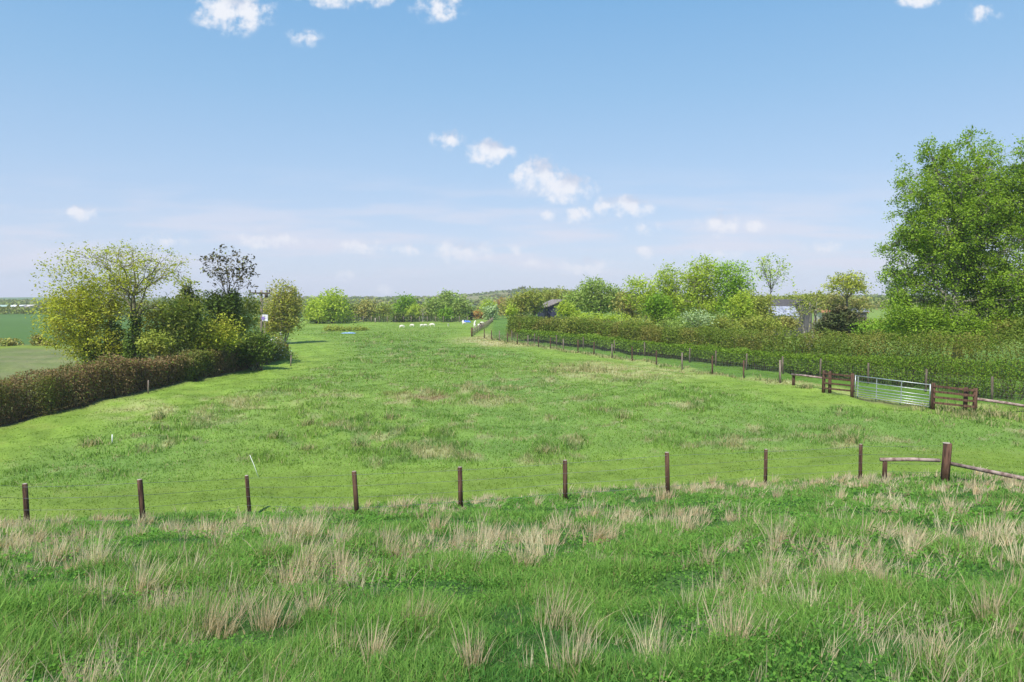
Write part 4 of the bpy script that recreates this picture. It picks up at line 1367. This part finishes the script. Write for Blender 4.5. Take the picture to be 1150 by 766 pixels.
NAVY = solid_mat("dark_boarding", (0.016, 0.018, 0.045), (0.035, 0.038, 0.080), (1, 1, .3), 4, .7)
TIN = solid_mat("pale_tin_sheet", (0.16, 0.17, 0.20), (0.42, 0.44, 0.50), (2, .8, 1), 1.2, .5, bump=.2)
SLATE = solid_mat("grey_brown_roof", (0.16, 0.13, 0.12), (0.28, 0.25, 0.23), (1, 1, 1), 2, .9)
DARKW = solid_mat("grey_boards", (0.06, 0.058, 0.06), (0.14, 0.13, 0.13), (2, 2, .4), 3, .9)
TILE = solid_mat("red_tile", (0.34, 0.13, 0.07), (0.46, 0.20, 0.11), (1, 1, 1), 3, .85)
CREAM = solid_mat("render_wall", (0.50, 0.46, 0.40), (0.64, 0.60, 0.54), (1, 1, 1), 2, .9)
WHITESHEET = solid_mat("white_cladding", (0.62, 0.64, 0.66), (0.78, 0.79, 0.80), (1, 1, 1), 1, .6)

c = gpt(622, 118)
ez, rz_ = pt(622, 345, 118).z - c.z, pt(622, 337.5, 118).z - c.z
gable("dark_barn", "dark navy boarded barn gable with grey-brown roof behind the right hedge", (c.x + .6, c.y, c.z), 5.2, 9, ez, rz_, R(8), NAVY, SLATE, door=(.2, 1.6, ez * .9, WHITESHEET))
c = gpt(884, 92)
gb, w = gable("grey_barn", "low grey barn with a pale tin roof half hidden by trees on the right", (c.x, c.y + 3, c.z), 6.5, 3.4, pt(885, 355.2, 92).z - c.z, pt(885, 345.5, 95).z - c.z, R(82), DARKW, TIN, .2)
c = gpt(884, 103)
gable("slate_barn", "dark grey gabled barn rising behind the pale tin roof", (c.x, c.y, c.z), 3.6, 6, pt(884, 345, 103).z - c.z, pt(884, 337.5, 103).z - c.z, R(14), DARKW, solid_mat("dark_slate", (0.06, 0.055, 0.055), (0.12, 0.11, 0.105), bump=0))
T = Tubes()
zl0, zl1 = pt(885, 358.5, 86).z - c.z, pt(885, 356, 86).z - c.z
T.box(pt(866, 358.2, 86.4), pt(893, 356.8, 86.4), 2.4, .14); T.build("lean_to_roof", TIN, gb)
T = Tubes()
for px in (868, 880, 891):
    a_ = gpt(px, 85.6); b_ = pt(px, 358, 85.6); T.box(a_, b_, .2, .2)
T.build("lean_to_posts", DARKW, gb)
c = gpt(942, 128)
gable("tiled_shed", "small shed with an orange tiled roof beyond the dark evergreen bush", (c.x, c.y, c.z), 4, 7.5, pt(942, 351, 128).z - c.z, pt(942, 347.5, 128).z - c.z, R(88), CREAM, TILE)
c = gpt(953, 126)
gable("grey_shed", "small slate-grey shed beside the orange tiled roof", (c.x, c.y, c.z), 3.6, 4.5, pt(953, 350, 126).z - c.z, pt(953, 347, 126).z - c.z, R(86), DARKW, solid_mat("slate_blue", (.14, .15, .19), (.22, .23, .28), bump=0))
for px, D, wd, ln, top, lb, rf2 in ((8, 330, 8, 6, 346.5, "leftmost long pale farm shed under the far wood", solid_mat("green_sheet", (.30, .42, .34), (.40, .52, .44), bump=0)),
                                    (24, 325, 8, 5, 347, "white farm shed in the middle of the row under the far wood", WHITESHEET),
                                    (36, 328, 9, 4.5, 346.5, "cream farm shed nearest the left trees under the far wood", CREAM),
                                    (137, 270, 8, 10, 346.5, "long white farm shed seen through the left trees", WHITESHEET)):
    c = gpt(px, D)
    gable("farm_shed", lb, (c.x, c.y, c.z), wd, ln, max(1.2, pt(px, top + 2.2, D).z - c.z), max(1.8, pt(px, top + .6, D).z - c.z), R(90), rf2 if rf2 is CREAM else WHITESHEET, rf2, group="far farm sheds on the left")


# ------------------------------------------------------------------ sheep (one continuous skinned body each)
def sheep_mesh(graze):
    me = bpy.data.meshes.new("sheep")
    bm = bmesh.new()
    lay = bm.verts.layers.skin.verify()
    nodes = [("pelvis", (-.36, 0, .58), .20), ("mid", (0, 0, .58), .25), ("chest", (.34, 0, .60), .21)]
    if graze:
        nodes += [("neck", (.52, 0, .50), .10), ("head", (.64, 0, .26), .085), ("nose", (.72, 0, .12), .05)]
    else:
        nodes += [("neck", (.52, 0, .80), .11), ("head", (.62, 0, .96), .10), ("nose", (.78, 0, .88), .06)]
    nodes += [("tail", (-.56, 0, .46), .05)]
    vv = {}
    for n_, co, r_ in nodes:
        v = bm.verts.new(co); v[lay].radius = (r_, r_); vv[n_] = v
    vv["pelvis"][lay].use_root = True
    for a, b in (("pelvis", "mid"), ("mid", "chest"), ("chest", "neck"), ("neck", "head"), ("head", "nose"), ("pelvis", "tail")):
        bm.edges.new((vv[a], vv[b]))
    for root_, sx_, kx in (("pelvis", -.36, -.07), ("chest", .32, .03)):
        for sy_ in (-.13, .13):
            a = bm.verts.new((sx_ + .02, sy_, .34)); a[lay].radius = (.085, .085)
            b = bm.verts.new((sx_ + kx, sy_, .20)); b[lay].radius = (.045, .045)
            c_ = bm.verts.new((sx_, sy_, .0)); c_[lay].radius = (.04, .04)
            bm.edges.new((vv[root_], a)); bm.edges.new((a, b)); bm.edges.new((b, c_))
    for sy_ in (-.11, .11):
        e = bm.verts.new(Vector(vv["head"].co) + Vector((-.03, sy_, .05))); e[lay].radius = (.03, .02); bm.edges.new((vv["head"], e))
    bm.to_mesh(me); bm.free()
    return me


WOOL = solid_mat("wool", (0.60, 0.57, 0.47), (0.78, 0.75, 0.66), nscale=12, rough=.95, bump=.6)
DWOOL = solid_mat("brown_wool", (0.06, 0.04, 0.03), (0.12, 0.085, 0.06), nscale=12, rough=.95, bump=.6)
protos = {}
for gz_ in (False, True):
    o = bpy.data.objects.new("sheep", sheep_mesh(gz_)); COL.objects.link(o)
    m = o.modifiers.new("skin", "SKIN"); m.use_smooth_shade = True
    s_ = o.modifiers.new("sub", "SUBSURF"); s_.levels = 1; s_.render_levels = 1
    dg = bpy.context.evaluated_depsgraph_get()
    me = bpy.data.meshes.new_from_object(o.evaluated_get(dg)); me.name = "sheep"
    bpy.data.objects.remove(o)
    protos[gz_] = me
SHEEP = [(451, 368.6, 20, True, 1.0, "sheep grazing alone, furthest left in the flock"), (463, 367.2, 170, True, .95, "sheep grazing sideways, second from the flock's left end"),
         (473.7, 367.2, 30, True, .9, "left sheep of the close pair grazing in the middle of the flock"), (477.8, 367, 195, True, .9, "right sheep of the close pair in the middle of the flock"),
         (485.5, 367, 185, True, 1.15, "largest sheep standing side-on right of the close pair"), (503.6, 366.6, 265, False, .7, "small lamb standing alone below the round bright bush"),
         (521, 364.5, 30, True, .9, "sheep below the blue sheet at the far edge"), (533.3, 364, 75, False, .9, "upper sheep of the three by the rail fence"),
         (533, 367.6, 100, False, 1.05, "lower left sheep of the three by the rail fence"), (538, 367.2, 60, True, 1.05, "lower right sheep of the three by the rail fence"),
         (541, 364, 10, True, .85, "sheep standing close against the far rail fence")]
for k, (px, py, rz_, gz_, sc_, lb) in enumerate(SHEEP):
    b = at(px, py)
    o = bpy.data.objects.new("sheep", protos[gz_])
    if k < 2 and not protos[gz_].materials: protos[gz_].materials.append(WOOL)
    COL.objects.link(o)
    if not o.data.materials: o.data.materials.append(WOOL)
    o.location = (b.x, b.y, b.z - .01); o.rotation_euler = (0, 0, R(rz_)); o.scale = (sc_ * .78,) * 3
    tag(o, "white " + lb, "sheep", "sheep grazing at the far end of the paddock")
b = at(541, 369)
dm = protos[False].copy(); dm.materials.clear(); dm.materials.append(DWOOL)
o = bpy.data.objects.new("sheep", dm); COL.objects.link(o); o.location = (b.x, b.y, b.z - .01); o.rotation_euler = (0, 0, R(250))
tag(o, "dark brown sheep standing against the far rail fence", "sheep", "sheep grazing at the far end of the paddock")


# blue plastic sheets, a white bag, and the weeds around them
def crumpled(name, label, c, lx, ly, hgt, mat, seed, cat):
    nx_, ny_ = 26, 14
    u, v = np.meshgrid(np.linspace(-1, 1, nx_), np.linspace(-1, 1, ny_), indexing="ij")
    p = np.column_stack([u.ravel(), v.ravel()])
    edge = 1 - np.clip(np.abs(p) ** 3, 0, 1).max(1)
    jag = 1 + .25 * (fbm(p * 2 + seed, 1.5, 2) - .5)
    X = c.x + p[:, 0] * lx / 2 * jag; Y = c.y + p[:, 1] * ly / 2 * jag
    Z = hz(X, Y) + .02 + hgt * fbm(p * 3 + seed, 1.2, 3) * (0.25 + .75 * edge)
    i = np.arange(nx_ - 1)[:, None] * ny_ + np.arange(ny_ - 1)[None, :]
    q_ = np.stack([i, i + ny_, i + ny_ + 1, i + 1], -1).reshape(-1, 4)
    o = mesh_np(name, np.column_stack([X, Y, Z]), np.full(len(q_), 4), q_.ravel(), mat)
    sol = o.modifiers.new("thick", "SOLIDIFY"); sol.thickness = .012
    return tag(o, label, cat)


BLUE = solid_mat("blue_plastic", (0.16, 0.30, 0.46), (0.32, 0.45, 0.58), rough=.45, bump=.1)
BLUE2 = solid_mat("deep_blue_plastic", (0.05, 0.13, 0.52), (0.10, 0.22, 0.66), rough=.45, bump=.1)
crumpled("plastic_sheet", "pale blue plastic sheet lying in front of the nettle patch in the paddock", at(392, 374.6), 1.9, 1.5, .25, BLUE, 3, "plastic sheet")
crumpled("tarpaulin", "deep blue tarpaulin heap on the far edge of the paddock", at(524.5, 362.4), 1.5, 1.0, .7, BLUE2, 8, "tarpaulin")
crumpled("sack", "white sack standing at the left end of the blue tarpaulin", at(520, 362.6), .45, .4, .85, WHITE, 12, "sack")
tree("nettle_patch", "dull green nettle patch behind the pale blue sheet", "plant", at(380, 371.5), at(380, 371.5).y, [(374, 369.5, 13, 3.4), (390, 370, 12, 3), (404, 370, 11, 3)], "olive", 260, 7, .17, .35, .03, .1, 5, 3, gap=.3, twigs=True, stems=3)

# ------------------------------------------------------------------ far woods that read as one mass
def wood(name, rows, n, leaf, mat, seed):
    rg = np.random.default_rng(seed)
    C, S = [], []
    for x0, x1, D, top in rows:
        m = int(n * abs(x1 - x0))
        px = rg.uniform(x0, x1, m)
        d_ = D * (1 + rg.normal(0, .03, m))
        crown_id = np.floor(px / 5.0 + 0.37 * D)
        ht = _TAB[(crown_id.astype(int) * 7919) & 8191]
        wv = np.sin((px / 5.0 + .37 * D - crown_id) * math.pi) ** .5
        x_ = (px - 575) / F * d_
        zg = hz(x_, d_)
        ztop = CZ + (335 - top) / F * D
        H = np.maximum(2.5, (ztop - hz0(x_, d_))) * (0.62 + .5 * ht) * (.55 + .45 * wv)
        C.append(np.column_stack([x_, d_, zg + H * rg.random(m) ** .7]))
        S.append(leaf * D / 300 * rg.uniform(.7, 1.3, m))
    C, S = np.concatenate(C), np.concatenate(S)
    o = mesh_np(name, leaves_np(C, S, .3, 1.2), np.full(len(C), 4), np.arange(4 * len(C)), M[mat])
    o["kind"] = "stuff"
    return o


wood("distant_woodland", [(375, 610, 245, 342.5), (540, 720, 640, 331.5), (575, 660, 740, 329.5), (-60, 200, 430, 339.5), (-60, 120, 560, 337.5), (180, 520, 330, 341), (180, 560, 520, 336), (300, 620, 900, 334), (640, 1230, 300, 337), (560, 1230, 480, 334), (900, 1230, 700, 332)], 52, 1.45, "farwood", 4)
wood("distant_hedgerow", [(-60, 330, 236, 348.3), (340, 600, 215, 352), (380, 640, 265, 347), (880, 1230, 230, 346)], 30, .8, "farwood", 6)
# hedgerow plants along the near edge of the corn field
for px, rx, h_, lb in ((10, 12, 8, "brown bush on the near edge of the corn field, cut by the photo's edge"), (42, 5, 13, "thin upright brown shrub between corn field and rough grass"), (55, 9, 4, "low brown shrub close to the left trees on the corn field edge")):
    tree("field_edge_shrub", lb, "bush", gpt(px, 76), 76, [(px, 391 - h_ * .5, rx, h_ * .7)], "brownleaf", 70, 7, .2, .4, .05, .15, 4, 3, gap=.25, twigs=True, group="shrubs on the corn field edge")
# shrubs and trees on the hill
for px, top, D, r_, lb in ((587, 323, 800, 4, "lone dark tree standing on the hilltop"), (577, 329, 760, 5, "low tree on the hill's left shoulder")):
    g_ = at(px, 331); g_ = gpt(px, D)
    tree("hill_tree", lb, "tree", g_, D, [(px, pt(px, 383, D) and top + 3, r_, 3.2)], "evergreen", 50, 8, 1.6, 2.2, .4, .2, 4, 3, gap=.2, twigs=False)
